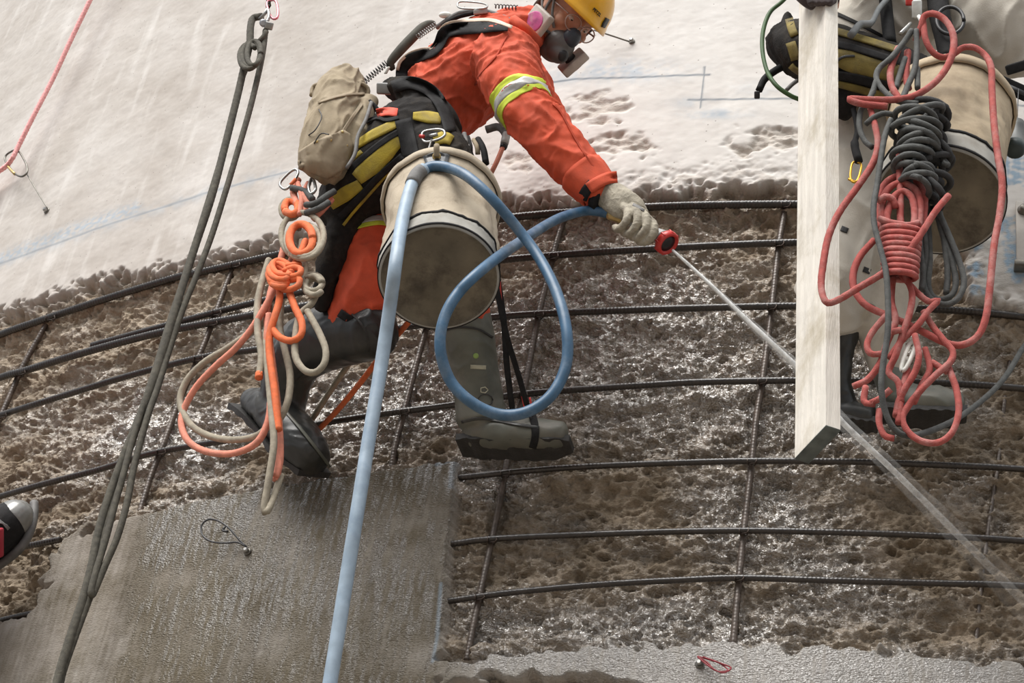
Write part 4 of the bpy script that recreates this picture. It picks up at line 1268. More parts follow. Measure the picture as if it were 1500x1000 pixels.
drape('seam', [(466, 150), (500, 140), (534, 137)], 3, M_POUCHD, pouch, PB, lift=.006)
drape('seam', [(500, 196), (516, 172), (530, 152)], 5, M_POUCHD, pouch, PB, lift=.008)
for (x, y) in ((485, 206), (502, 194), (508, 214), (465, 208)):
    hh_ = ray_hit(PB, x, y)
    if hh_: solid('rivet', ring_geo(hh_[0] + .012 * IT, IT, [(.0045, -.002), (.0045, .001), (.002, .003)], 14), M_BRASS, pouch)
tube('draw_cord', pix_path([(467, 160, .79), (471, 172, .79), (462, 190, .79), (452, 198, .78)], 16), .0018, M_BLACKP, pouch)
tube('draw_cord', pix_path([(460, 210, .78), (470, 196, .79), (482, 197, .79)], 12), .0018, M_BLACKP, pouch)
tube('hanging_strap', pix_path([(544, 150, .70), (536, 175, .72), (524, 200, .73), (520, 225, .73), (508, 246, .73)], 24), .006, M_GREYWEB, pouch)
tube('hanging_strap', pix_path([(540, 148, .69), (552, 160, .67), (560, 178, .66)], 14), .008, M_BLACKWEB, pouch)
carb2 = carabiner('carabiner', (424, 262), -.85, 17, 7, .70, M_STEEL, None, r=.004, gate=(-1.0, M_ORROPE))
tag(carb2, 'silver carabiner with orange gate hanging beside the khaki pouch', 'carabiner')

# ------------------------------------------------------------------ blue hose and spray nozzle
BK1A = bvh(*[c for c in bk1.children if c.type == 'MESH'])


def hose_path(pts, n, gap):
    """smooth path kept in front of the bucket it hangs against"""
    w = pix_path(pts, n)
    d = np.linalg.norm(w - CAM, axis=1); v = (w - CAM) / d[:, None]
    lim = np.full(n, 1e9)
    for i in range(n):
        for du in (-.012, 0, .012):
            h = BK1A.ray_cast(Vector(CAM), Vector(v[i] + du / d[i] * CX))
            if h[0] is not None: lim[i] = min(lim[i], h[3] - gap)
    need = np.maximum(d - lim, 0)
    m_ = 16
    k = np.array([need[max(i - m_, 0):i + m_ + 1].max() for i in range(n)])
    pad_ = np.pad(k, m_, mode='edge')
    wgt = np.hanning(2 * m_ + 3)[1:-1]; wgt /= wgt.sum()
    k = np.convolve(pad_, wgt, 'valid')
    taper = np.minimum(1, np.arange(n) / 40.0) if pts[0][0] > 800 else np.ones(n)     # the end in the hand stays where it is held
    k = k * taper
    return CAM + v * (d - k)[:, None]


hose = tube('hose', hose_path([(897, 314, .555), (872, 309, .56), (850, 310, .58), (812, 323, .68), (762, 354, .82), (712, 390, .98), (672, 428, 1.06), (650, 468, 1.08), (645, 512, 1.06), (660, 558, 1.01), (692, 590, .98), (732, 607, .95), (772, 603, .94), (808, 578, .94), (829, 535, .95), (830, 485, .97), (816, 430, .97), (790, 378, .96), (756, 332, .94), (720, 290, .92), (684, 258, .90), (655, 245, .88), (632, 244, .88), (618, 251, .89)], 220, .018), .0139, M_HOSE, ns=14)
tag(hose, 'blue rubber hose looped beside the canvas bucket, feeding the nozzle and hanging down', 'hose')
sup = hose_path([(622, 247, .885), (610, 257, .895), (600, 280, .91), (590, 320, .95), (581, 375, 1.02), (571, 450, 1.08), (556, 550, 1.06), (540, 645, 1.04), (524, 745, 1.02), (508, 845, .98), (493, 940, .95), (481, 1015, .93), (468, 1100, .9), (430, 1360, .86), (395, 1640, .84)], 220, .020)
tube('supply_length', sup, .0165, M_HOSEL, hose, ns=14)
tube('tape_wrap', sup[1:8], .019, M_GREYWEB, hose, ns=14)

nozzle = thing('spray_nozzle', P(965, 346, .53), 'grey spray nozzle with red ring held in the gloved hand', 'nozzle')
n_dir = unit(unit(P(1180, 552, .42) - P(984, 366, .54)) + .55 * IT * 0 )
N0 = P(963, 343, .55)
face_dir = unit(n_dir + .40 * IT)
tube('grip', [P(897, 316, .556), P(920, 322, .556), P(944, 333, .552), N0], [.0125, .014, .015, .017], M_GREYP, nozzle, ns=16)
tube('brass_fitting', pix_path([(893, 314, .556), (903, 318, .556), (913, 322, .555)], 6), [.0155, .0155, .0135, .014, .0135, .012], M_BRASS, nozzle, ns=14)
solid('nozzle_head', ring_geo(N0, face_dir, [(.014, -.012), (.018, 0), (.024, .018), (.028, .030)], 36), M_GREYP, nozzle)
rc = N0 + face_dir * .034 + .008 * n_dir
solid('red_ring', ring_geo(rc, face_dir, [(.027, -.010), (.033, -.008), (.0355, .0), (.034, .010), (.030, .014), (.025, .012), (.024, .004)], 40), M_RED, nozzle)
solid('spray_face', ring_geo(rc, face_dir, [(.026, -.004), (.026, .006), (.010, .008)], 36), M_BLACKP, nozzle)
a_ = unit(np.cross(face_dir, [0, 0, 1.0])); b_ = np.cross(face_dir, a_)
for k in range(8):
    t = 2 * math.pi * k / 8
    solid('grip_rib', box_geo(rc + .0345 * (math.cos(t) * a_ + math.sin(t) * b_), .0018 * (math.cos(t) * a_ + math.sin(t) * b_), .003 * (-math.sin(t) * a_ + math.cos(t) * b_), .009 * face_dir), M_RED, nozzle, bevel=.001, seg=1)

# the water jet: a bright core and thinning spray
def water_mat(name, dens, scale):
    mt, nt, b = nodes_of(name)
    N, L = nt.nodes, nt.links
    b.inputs['Base Color'].default_value = (0.86, 0.87, 0.86, 1); b.inputs['Roughness'].default_value = 0.35
    tr = N.new('ShaderNodeBsdfTransparent'); mx = N.new('ShaderNodeMixShader')
    at = N.new('ShaderNodeAttribute'); at.attribute_name = 'mist'
    tc = N.new('ShaderNodeTexCoord')
    nz_ = N.new('ShaderNodeTexNoise'); nz_.inputs['Scale'].default_value = scale; nz_.inputs['Detail'].default_value = 6
    L.new(tc.outputs['Object'], nz_.inputs['Vector'])
    mr = N.new('ShaderNodeMapRange'); mr.inputs[1].default_value = .3; mr.inputs[2].default_value = .75; mr.inputs[3].default_value = .35; mr.inputs[4].default_value = 1.2
    L.new(nz_.outputs['Fac'], mr.inputs[0])
    mu = N.new('ShaderNodeMath'); mu.operation = 'MULTIPLY'; L.new(mr.outputs[0], mu.inputs[0]); L.new(at.outputs['Fac'], mu.inputs[1])
    m2 = N.new('ShaderNodeMath'); m2.operation = 'MULTIPLY'; m2.use_clamp = True; L.new(mu.outputs[0], m2.inputs[0]); m2.inputs[1].default_value = dens
    L.new(m2.outputs[0], mx.inputs[0]); L.new(tr.outputs[0], mx.inputs[1]); L.new(b.outputs[0], mx.inputs[2])
    L.new(mx.outputs[0], N['Material Output'].inputs['Surface'])
    b.inputs['Subsurface Weight'].default_value = 0.0
    return mt


def jet_part(name, pts, r, mist, mt, parent, n=60):
    w = pix_path(pts, n)
    rr = np.interp(np.linspace(0, 1, n), np.linspace(0, 1, len(r)), r)
    def md(s, ang):
        return np.array([1 + .18 * mnoise.noise(Vector((s * 14, math.cos(a) * 1.2, math.sin(a) * 1.2))) for a in ang])
    V, Fc = tube_geo(w, rr, 12, md)
    o = mesh_obj(name, V, Fc, mt, parent)
    mi = np.repeat(np.interp(np.linspace(0, 1, n), np.linspace(0, 1, len(mist)), mist), 12)
    at = o.data.attributes.new('mist', 'FLOAT', 'POINT'); at.data.foreach_set('value', mi.astype(np.float32))
    return o


JET = [(985, 366, .545), (1040, 416, .50), (1100, 474, .45), (1175, 545, .38), (1230, 614, .32), (1320, 700, .22), (1410, 790, .12), (1500, 880, .02), (1530, 908, .0)]
W1, W2 = water_mat('water_core', 1.25, 60), water_mat('water_spray', 0.30, 22)
jet = jet_part('water_jet', JET, [.0035, .0055, .007, .008, .008, .009, .011, .014], [.95, .95, .85, .7, .42, .20, .10, .05], W1, None)
tag(jet, 'white jet of water shooting from the nozzle down past the plank', 'water jet')
jet_part('spray_veil', JET, [.004, .009, .014, .019, .021, .027, .036, .05], [.5, .6, .65, .6, .32, .24, .16, .10], W2, jet)

# ------------------------------------------------------------------ rope bundle of the worker in orange
orope = rope('rope_bundle', [
    [(432, 372, .66), (420, 392, .68), (404, 420, .69), (388, 450, .69), (368, 482, .68), (345, 510, .66), (316, 536, .64), (288, 566, .62), (270, 598, .60), (266, 622, .60), (276, 646, .60), (302, 661, .60), (340, 664, .61), (374, 650, .63), (391, 622, .64), (396, 590, .65), (394, 550, .66), (391, 500, .68), (394, 460, .69)],
    [(416, 362, .66), (407, 395, .67), (396, 430, .67), (391, 465, .67), (397, 515, .67), (404, 570, .66), (409, 625, .65), (410, 672, .64), (403, 704, .63)],
    [(398, 600, .655), (404, 640, .65), (408, 680, .645), (404, 698, .64)]], 5.2, M_PKROPE)
tag(orope, 'faded orange rope hanging in a long loop from the harness of the worker in orange', 'rope')
rope('bright_strand', [
    [(448, 352, .71), (440, 372, .72), (430, 390, .72)],
    [(424, 428, .72), (432, 450, .72), (442, 472, .72), (441, 490, .72), (428, 499, .72), (410, 494, .72), (399, 482, .72)],
    [(410, 412, .73), (409, 440, .73), (402, 465, .73), (395, 490, .72), (395, 520, .71), (402, 570, .70), (408, 630, .68)]], 5.4, M_ORROPE, orope)
# the knot: stacked wraps
rope('knot', [ring_pts(408, 404, 15, 12, .735, 1.0, n=14, doff=.02, tilt=.4), ring_pts(409, 398, 15, 11, .74, 1.0, n=14, doff=.02, tilt=.4), ring_pts(413, 393, 15, 10, .735, 1.0, n=14, doff=.02, tilt=.45), ring_pts(408, 410, 13, 10, .735, 1.0, n=14, doff=.02, tilt=.4),
              [(415, 398, .74), (428, 392, .74), (440, 394, .735), (438, 402, .74), (424, 406, .74)], [(425, 410, .735), (438, 408, .735), (437, 418, .735), (425, 424, .735), (412, 424, .735)], [(418, 390, .74), (432, 388, .73), (441, 388, .72)]], 5.0, M_ORROPE, orope)
rope('knot', [ring_pts(441, 350, 17, 22, .73, 1.1, start=-.5, n=14, doff=.012), ring_pts(427, 304, 10, 10, .69, 1.0, n=14, doff=.01, start=2.6)], 6.0, M_ORROPE, orope)

brope = rope('rope_bundle', [
    [(403, 448, .65), (388, 468, .65), (362, 490, .64), (330, 512, .63), (300, 530, .62), (275, 555, .61), (264, 582, .60), (268, 604, .60), (284, 626, .60), (312, 640, .60), (345, 644, .61), (376, 638, .62), (396, 622, .63)],
    [(394, 380, .66), (382, 420, .67), (377, 450, .68), (378, 490, .69), (383, 520, .69), (380, 550, .69)],
    [(392, 470, .66), (389, 500, .68), (393, 550, .69), (398, 605, .69), (401, 650, .68), (394, 700, .66), (387, 745, .64), (392, 748, .64), (402, 724, .63), (412, 695, .62)],
    [(412, 440, .66), (410, 480, .66), (418, 515, .66), (425, 550, .66), (422, 585, .66), (412, 610, .65), (404, 618, .64)],
    [(466, 424, .70), (456, 445, .71), (440, 460, .71), (433, 490, .71), (433, 522, .71), (446, 542, .71), (462, 545, .71), (475, 532, .71), (477, 512, .71), (468, 488, .71), (456, 466, .71), (450, 455, .71)],
    [(420, 370, .66), (430, 360, .67), (445, 382, .68), (446, 410, .69)]], 5.2, M_BGROPE)
tag(brope, 'beige rope hanging tangled with the faded orange rope beside the bent leg', 'rope')
rope('knot', [ring_pts(443, 345, 31, 34, .715, 1.05, start=2.4, n=18, doff=.02, tilt=-.2), ring_pts(444, 352, 25, 24, .72, 1.05, start=-1.2, n=16, doff=.02), ring_pts(432, 352, 10, 22, .70, .9, n=14), ring_pts(425, 306, 13, 14, .68, 1.0, n=14)], 4.6, M_BGROPE, brope)
rope('knot', [ring_pts(458, 414, 14, 12, .705, 1.0, n=14, doff=.015), ring_pts(460, 420, 13, 12, .71, .8, n=14, doff=.015, start=.6), [(447, 408, .70), (462, 404, .715), (472, 414, .715)]], 4.8, M_BGROPE, brope)
tube('whipped_end', pix_path([(380, 546, .69), (379, 554, .69)], 4), .011, M_ORROPE, brope)
cowt = rope('short_sling', [[(437, 262, .68), (430, 280, .68), (436, 300, .69), (450, 310, .69)], [(452, 268, .69), (445, 285, .70), (455, 300, .70), (470, 300, .70), (485, 285, .69)], [(436, 268, .69), (442, 290, .70), (438, 315, .70)], [(458, 322, .69), (474, 306, .69), (486, 292, .68)]], [5.2, 4.5, 4.2, 4.8], M_PKROPE)
tag(cowt, 'short pink orange sling knotted just under the khaki pouch', 'sling')
rope('grey_tail', [[(448, 300, .71), (462, 298, .72), (480, 286, .71), (490, 280, .70)], [(448, 312, .71), (466, 306, .72), (482, 296, .71)], [(427, 275, .70), (446, 280, .70), (458, 292, .71)]], 5.0, M_GYROPE2, cowt)
tube('steel_link', pix_path([(456, 262, .70), (452, 274, .71), (455, 284, .71), (462, 278, .71), (460, 265, .7), (456, 262, .70)], 18), .005, M_STEEL, cowt)
lowor = rope('rope', [[(640, 420, .42), (600, 470, .30), (570, 505, .22), (530, 558, .12), (495, 600, .06), (462, 634, .02)]], 4.4, M_ORROPE)
tag(lowor, 'straight orange red rope running behind the light blue hose to the wall', 'rope')
lowgr = rope('rope', [[(548, 480, .28), (520, 520, .20), (495, 556, .12), (470, 594, .07), (446, 632, .02)]], 4.4, M_BGROPE)
tag(lowgr, 'straight grey rope beside the orange red one, behind the bent boot', 'rope')

# ------------------------------------------------------------------ grey hauling ropes at the left
grope = rope('hanging_rope', [
    [(384, 24, .55), (371, 27, .55), (367, 40, .56), (366, 62, .56), (362, 82, .56), (356, 105, .56), (348, 140, .56), (330, 212, .56), (310, 288, .57), (286, 360, .57), (262, 436, .58), (243, 500, .58), (222, 565, .58), (200, 622, .58), (180, 672, .58), (160, 726, .58), (144, 780, .58), (134, 830, .58), (122, 876, .58), (104, 930, .58), (88, 982, .58), (72, 1040, .58), (-10, 1300, .58), (-90, 1560, .58)]], 6.4, M_GYROPE)
tag(grope, 'thick grey green rope hanging from the pulley at the upper left', 'rope')
rope('strand', [[(360, 100, .555), (352, 122, .555), (340, 175, .555), (322, 240, .56), (300, 312, .56), (276, 390, .565), (250, 468, .57), (228, 540, .57), (212, 590, .57), (196, 640, .57), (176, 700, .57), (158, 760, .57), (146, 815, .57), (136, 860, .57), (112, 926, .57), (92, 984, .57), (78, 1040, .57), (0, 1300, .57), (-78, 1560, .57)]], 5.2, M_GYROPE, grope)
rope('knot', [ring_pts(368, 80, 13, 19, .57, 1.0, n=16, doff=.02, tilt=.15), ring_pts(372, 78, 10, 18, .575, 1.0, n=16, doff=.02, tilt=.1), ring_pts(364, 83, 13, 18, .575, .8, n=16, doff=.02, start=.8), [(378, 62, .56), (386, 54, .56), (390, 46, .56)]], 4.0, M_GYROPE, grope)
grope2 = rope('hanging_rope', [
    [(389, 44, .55), (386, 70, .55), (380, 102, .55), (366, 160, .55), (348, 222, .55), (330, 282, .55), (310, 345, .55), (290, 398, .56), (268, 452, .57), (248, 512, .57), (230, 570, .575), (218, 604, .58), (206, 646, .58), (196, 684, .58), (186, 736, .58), (172, 786, .58), (154, 828, .58), (138, 866, .58), (134, 872, .585), (134, 862, .59), (142, 832, .59), (156, 786, .59), (168, 740, .59), (182, 690, .59), (194, 645, .59), (208, 600, .585), (226, 545, .58)]], 4.8, M_GYROPE)
tag(grope2, 'thinner grey rope beside the thick one, doubled back in a loop near the bottom', 'rope')
pulley = thing('pulley', P(391, 32, .555), 'steel pulley holding the grey ropes at the top left', 'pulley')
solid('side_plate', box_geo(P(394, 38, .56), .014 * unit(IR + .25 * ID), .013 * unit(ID - .25 * IR), .007 * IT), M_STEEL, pulley, bevel=.004)
solid('wheel', ring_geo(P(386, 34, .57), IT, [(.006, -.008), (.013, -.008), (.011, 0), (.013, .008), (.006, .008)], 24), M_ALU, pulley)
tube('hook', pix_path([(380, 28, .56), (388, 20, .57), (392, 13, .57), (394, 24, .57), (390, 34, .57)], 14), .006, M_STEEL, pulley)
carabiner('carabiner', (400, 14), 1.35, 14, 7, .56, mat('pink_anodised', (0.70, 0.24, 0.28), 0.35, 0.6), pulley, r=.0045)
tube('rope_above', pix_path([(394, 8, .555), (396, -10, .555), (400, -60, .555), (470, -640, .56)], 40), .008, M_GYROPE, pulley)

# ------------------------------------------------------------------ anchors and the pink line on the pale concrete
line = rope('tag_line', [[(420, -640, .16), (260, -290, .12), (150, -40, .10), (132, 0, .10), (104, 58, .09), (78, 114, .08), (50, 168, .08), (27, 214, .07), (18, 232, .07), (8, 244, .06), (-14, 258, .06), (-60, 286, .05), (-320, 440, .05)]], 3.3, M_PINKLINE, res=.006, amp=.22)
tag(line, 'pink knotted line running down the pale wall at the upper left', 'cord')
anc = thing('wall_anchor', P(68, 309, .0), 'drilled wall anchor with wire and steel link at the upper left', 'anchor')
M_DKSTEEL = mat('dark_steel', (0.16, 0.15, 0.13), 0.4, 0.7, var=0.3)
carabiner('oval_link', (25, 240), 1.0, 20, 12, .06, M_DKSTEEL, anc, r=.0042)
tube('link_gate', pix_path([(10, 241, .06), (16, 249, .06), (22, 255, .06)], 6), .006, M_BRASS, anc)
tube('wire', pix_path([(40, 256, .05), (54, 280, .03), (70, 306, .015)], 12), .0022, M_DKSTEEL, anc)


def bolt(c, parent, r=.010):
    th = math.atan2(c[0] - AXX, -(c[1] - AXY)); n = np.array([math.sin(th), -math.cos(th), 0])
    solid('bolt_head', ring_geo(c, n, [(r * .7, -.02), (r * .7, .004), (r, .006), (r, .014), (r * .6, .018)], 6), M_STEEL, parent, smooth=False)
    solid('washer', ring_geo(c, n, [(r * 1.35, -.002), (r * 1.35, .004), (r * .9, .005)], 18), M_DKSTEEL, parent)


bolt(P(69, 309, .0), anc)
anc2 = thing('wall_anchor', P(927, 62, .0), 'drilled wall anchor with a straight wire, right of the yellow helmet', 'anchor')
tube('wire', pix_path([(870, 44, .06), (895, 52, .04), (922, 61, .015)], 10), .0028, M_DKSTEEL, anc2)
bolt(P(926, 62, .0), anc2, .008)
lp = thing('wall_anchor', P(362, 806, .0), 'nail with a black wire loop on the wet smooth concrete', 'anchor')
tube('wire_loop', pix_path([(361, 801, .012), (350, 790, .02), (334, 772, .03), (318, 762, .03), (304, 761, .03), (295, 770, .03), (297, 784, .03), (310, 793, .03), (330, 795, .03), (348, 794, .02), (361, 801, .012)], 40), .0028, M_BLACKP, lp)
tube('wire_twist', pix_path([(330, 771, .035), (326, 777, .035), (334, 778, .035)], 6), .0038, M_BLACKP, lp)
bolt(P(363, 808, .0), lp, .009)
lp2 = thing('wall_anchor', P(1027, 975, .0), 'nail with a red wire loop at the bottom of the wall', 'anchor')
tube('wire_loop', pix_path([(1022, 961, .012), (1040, 966, .02), (1058, 972, .03), (1071, 978, .03), (1060, 985, .03), (1046, 980, .03), (1036, 970, .02), (1022, 961, .012)], 36), .0022, mat('dark_red_wire', (0.25, 0.02, 0.03), 0.5), lp2)
tube('wire_loop', pix_path([(1022, 962, .014), (1038, 975, .025), (1052, 983, .03), (1066, 981, .03), (1052, 970, .025), (1030, 962, .02)], 30), .0022, mat('dark_red_wire', (0.25, 0.02, 0.03), 0.5), lp2)
bolt(P(1025, 973, .0), lp2, .009)

# ------------------------------------------------------------------ hanging plank
def plank():
    nb = P(1210, 622, 1.0)
    top = P(1209, -120, 1.04)
    g = unit(top - nb)
    lat = unit(np.array([CX[0], CX[1], 0])); away = unit(np.array([-lat[1], lat[0], 0]))
    a = unit(-.36 * lat + .93 * away); b = unit(.93 * lat + .36 * away)
    W, T_ = .150, .036
    ln = np.linalg.norm(top - nb)
    ta, tb = .15 * .30, .0          # the saw cut slopes back along the wide face
    n = 40
    root = thing('plank', nb, 'rough whitewashed wooden plank hanging upright in front of the second worker', 'plank')
    prof = [(0, 0), (W * .5, 0), (W, 0), (W, T_), (W * .5, T_), (0, T_)]
    V, Fc = [], []
    m_ = len(prof)
    for i in range(n + 1):
        t = i / n
        for k, (x, y) in enumerate(prof):
            jig = .0012 * mnoise.noise(Vector((t * 18 + k * 3, k * 1.7, 0)))
            V.append(nb + g * (t * ln) + a * (x + jig) + b * (y + jig))
    for i in range(n):
        for k in range(m_):
            p_, q_ = i * m_ + k, i * m_ + (k + 1) % m_
            Fc.append((p_, q_, q_ + m_, p_ + m_))
    Fc.append(tuple(n * m_ + k for k in range(m_)))
    o = mesh_obj('board', V, Fc, M_WOOD, root, smooth=False)
    solid('sawn_end', box_geo(nb + a * W / 2 + b * T_ / 2 - g * .0012, a * W / 2, b * T_ / 2, g * .0012), M_WOODEND, root)
    return root


plank()

# ------------------------------------------------------------------ the second worker, behind the ropes
LEG2A = [(1262, 120, .42, 58, 1.1), (1262, 200, .42, 52), (1255, 290, .38, 50), (1232, 380, .33, 52), (1219, 428, .30, 53), (1226, 462, .26, 44), (1236, 486, .22, 24)]
LEG2B = [(1345, 130, .42, 58, 1.1), (1350, 230, .38, 52), (1335, 330, .32, 48), (1305, 420, .26, 44), (1292, 490, .20, 34), (1305, 550, .13, 24)]
TOR2 = [(1230, 60, .45, 60, 1.3), (1285, 60, .47, 70, 1.3), (1320, 0, .52, 78, 1.4), (1340, -90, .58, 80, 1.5), (1350, -180, .60, 70, 1.5)]
body2 = [loft_geo(thin(LEG2A, .75)), loft_geo(thin(LEG2B, .75)), loft_geo(thin(TOR2, .8)), loft_geo([(1350, -180, .6, 40), (1352, -230, .62, 34)]), ell_geo(P(1355, -290, .64), .09 * IR, .085 * IT, .115 * ID),
         loft_geo([(1236, 486, .22, 15), (1232, 550, .16, 13), (1236, 600, .10, 14)]), loft_geo([(1305, 550, .13, 16), (1330, 580, .10, 18), (1395, 592, .09, 16)]),
         loft_geo([(1300, -150, .72, 30), (1240, -100, .8, 26), (1215, -30, .85, 22), (1215, 10, .9, 14)]), loft_geo([(1400, -150, .5, 30), (1460, -80, .4, 26), (1500, -10, .3, 22)])]
person2 = fuse('person', body2, M_SKIN, None, voxel=.009, smooth=4)
tag(person2, 'second worker in pale coveralls, seen from the waist down behind plank and ropes', 'person')
cover = fuse('coveralls', [loft_geo(LEG2A, 34, 28), loft_geo(LEG2B, 34, 28), loft_geo(TOR2, 26, 30), loft_geo([(1400, -40, .55, 60), (1445, 20, .60, 66, .8), (1480, 60, .58, 62, .7), (1490, 92, .55, 42, .7)], 20, 26),
                           loft_geo([(1300, -150, .72, 40), (1240, -100, .8, 36), (1215, -40, .85, 30)], 14, 20), loft_geo([(1400, -150, .5, 40), (1460, -80, .45, 38), (1520, -10, .4, 30)], 14, 20)],
             M_WHITEC, person2, voxel=.0075, smooth=6, wrinkle=folds(.012, 9, (1.2, 1, .8), 2.0, 71.0))
cover['label'] = 'pale dusty coveralls'
CV = bvh(cover)
for (x, y, r) in ((1237, 336, 5), (1270, 396, 5), (1262, 418, 3), (1222, 300, 3), (1277, 449, 4)):
    drape('dark_stain', [(x - r, y - 2), (x + r, y + 2)], r * 1.6, mat('paint_stain', (0.03, 0.03, 0.03), 0.8), cover, CV, lift=.002, thick=.001)
drape('jacket_hem', [(1196, 8), (1230, 22), (1268, 40), (1305, 60)], 5, M_BLACKWEB, cover, CV, lift=.006)
fuse('work_glove', [loft_geo([(1180, -14, .98, 20), (1196, -6, .99, 22), (1218, -8, .98, 20)], 14, 16)] + [loft_geo([(1186 + 9 * k, -8, 1.03, 6), (1188 + 9 * k, 3, 1.04, 6), (1190 + 9 * k, 5, 1.0, 5)], 8, 10) for k in range(4)] + [loft_geo([(1214, -10, 1.0, 7), (1222, 0, 1.01, 6), (1216, 4, 1.03, 5)], 8, 10)],
     mat('dark_glove', (0.05, 0.035, 0.035), 0.7), person2, voxel=.003, smooth=2)
SOLE_UP = np.array([0, 0, 1.0])
def boot2(shaft, foot, sole, mtl):
    global person1
    keep = person1; person1 = person2
    r = boot(shaft, foot, sole, mtl); person1 = keep
    return r
boot2([(1236, 482, .22, 26), (1230, 520, .19, 20), (1228, 560, .15, 19), (1234, 592, .11, 22)], [(1222, 600, .10, 20, 1.2), (1245, 606, .10, 20, 1.3), (1275, 610, .10, 17, 1.3)], [(1206, 612, .10, 18), (1240, 616, .10, 20), (1286, 618, .10, 14)], M_RUBBER)
boot2([(1302, 548, .14, 24), (1312, 572, .12, 26)], [(1312, 582, .10, 24, 1.2), (1345, 588, .11, 25, 1.4), (1378, 590, .11, 25, 1.4), (1402, 592, .10, 19, 1.3)], [(1292, 600, .11, 20), (1330, 605, .11, 24), (1380, 607, .11, 25), (1416, 602, .10, 15)], M_RUBBERG)

har2 = fuse('harness_seat', [loft_geo([(1158, 66, .52, 36, 1.3), (1195, 76, .56, 48, 1.3), (1245, 94, .60, 50, 1.3), (1300, 110, .62, 48, 1.3), (1345, 126, .60, 44, 1.3)], 26, 28), loft_geo([(1152, 30, .55, 9, 2.0), (1148, 65, .57, 9, 2.5), (1156, 100, .56, 9, 2.0)], 12, 14),
                             loft_geo([(1212, 120, .58, 34), (1232, 150, .58, 26), (1240, 168, .57, 12)], 10, 18)], M_PAD, person2, voxel=.007, smooth=5, wrinkle=folds(.005, 16, (1, 1, 1), 2, 81.0))
har2['label'] = 'black and yellow padded harness seat'
H2 = bvh(har2)
M_YELLOW2 = mat('dirty_harness_yellow', (0.19, 0.145, 0.035), 0.85, var=0.35, vscale=18, dirt=(0.07, 0.055, 0.035), dscale=12, damt=0.8, bump=0.3, bscale=300)
Y2 = lambda pts, w: drape('yellow_panel', pts, w, M_YELLOW2, har2, H2, lift=.006, thick=.005)
Y2([(1205, 40), (1240, 50), (1280, 62), (1318, 74)], 9)
Y2([(1205, 78), (1240, 88), (1275, 100), (1316, 108)], [16, 30, 30, 24])
Y2([(1205, 120), (1240, 126), (1280, 136), (1312, 142)], 10)
Y2([(1156, 28), (1160, 42), (1164, 52)], 12); Y2([(1158, 62), (1162, 74), (1166, 88)], 13); Y2([(1158, 96), (1165, 102), (1176, 108)], 8)
drape('strap', [(1208, 62), (1250, 70), (1316, 90)], 10, M_BLACKWEB, har2, H2, lift=.010)
drape('strap', [(1210, 108), (1250, 114), (1300, 126)], 13, M_BLACKWEB, har2, H2, lift=.010)
drape('cord_loop', [(1223, 105), (1226, 90), (1236, 83), (1252, 82)], 3, M_BLACKP, har2, H2, lift=.012)
tube('leg_strap', pix_path([(1296, -10, .66), (1300, 30, .67), (1304, 64, .68)], 14), .018, M_BLACKWEB, har2, ns=10)
tube('leg_strap', pix_path([(1372, -20, .66), (1376, 20, .68), (1386, 60, .68), (1392, 90, .68)], 16), .030, M_BLACKWEB, har2, ns=10)
tube('strap_tail', pix_path([(1302, -4, .70), (1288, 12, .72), (1276, 34, .73), (1260, 36, .74), (1246, 52, .75)], 20), [.008 if k < 12 else .011 for k in range(20)], mat('slate_webbing', (0.22, 0.235, 0.24), 0.7), har2)
tube('gear_loop', pix_path([(1147, 40, .56), (1137, 45, .56), (1134, 53, .56), (1138, 60, .56), (1146, 63, .56)], 16), .004, M_BLACKP, har2)
tube('side_strap', pix_path([(1150, 96, .56), (1135, 104, .56), (1120, 116, .56), (1112, 132, .56)], 16), .011, M_GREYWEB if False else M_BLACKWEB, har2)
solid('strap_buckle', box_geo(P(1109, 139, .56), .008 * IR, .011 * ID, .005 * IT), M_BLACKP, har2, bevel=.003)
tube('adjuster', pix_path([(1152, 132, .58), (1160, 124, .58), (1168, 118, .58)], 8), .006, M_GREYWEB, har2)
tube('gear_eye', pix_path(ring_pts(1392, 30, 20, 20, .72, 1.0, n=16), 40), .0055, M_BLACKP, har2)
solid('ascender_body', box_geo(P(1343, 14, .78), .013 * IR, .026 * ID, .010 * IT), mat('white_metal', (0.7, 0.71, 0.68), 0.4, 0.3), har2, bevel=.005)
solid('ascender_body', box_geo(P(1332, 3, .78), .010 * IR, .010 * ID, .008 * IT), M_RED, har2, bevel=.004)
tube('steel_link', pix_path([(1346, 24, .79), (1350, 34, .80), (1345, 44, .80), (1338, 50, .80)], 10), .006, mat('white_metal', (0.7, 0.71, 0.68), 0.4, 0.3), har2)
tube('steel_link', pix_path([(1334, 34, .79), (1324, 44, .80), (1318, 50, .80)], 8), .005, M_STEEL, har2)
gcord = rope('cord', [[(1300, -420, .62), (1220, -160, .62), (1172, -30, .62), (1148, 0, .62), (1128, 18, .62), (1118, 45, .62), (1117, 75, .62), (1124, 105, .62), (1138, 126, .62), (1158, 140, .60), (1172, 146, .58)]], 3.2, M_GREENCORD, amp=0.0)
tag(gcord, 'dark green cord curving beside the second worker left of the plank', 'cord')
ycar = carabiner('carabiner', (1253, 252), 1.75, 15, 7, .62, M_GOLD, None, r=.0032)
tag(ycar, 'gold carabiner hanging on a tape in front of the pale trousers', 'carabiner')
tube('tape', pix_path([(1250, 160, .60), (1256, 190, .61), (1252, 212, .62), (1258, 236, .625)], 16), [.008] * 10 + [.012] * 6, M_BLACKWEB, ycar)
solid('lower_bar', tube_geo(pix_path([(1243, 262, .62), (1254, 266, .62), (1264, 258, .62)], 8), .004, 6), M_GOLD, ycar)
pole = thing('hand_tool', P(1487, 218, .75), 'grey rubber tool handle hanging on a cord at the right edge', 'tool')
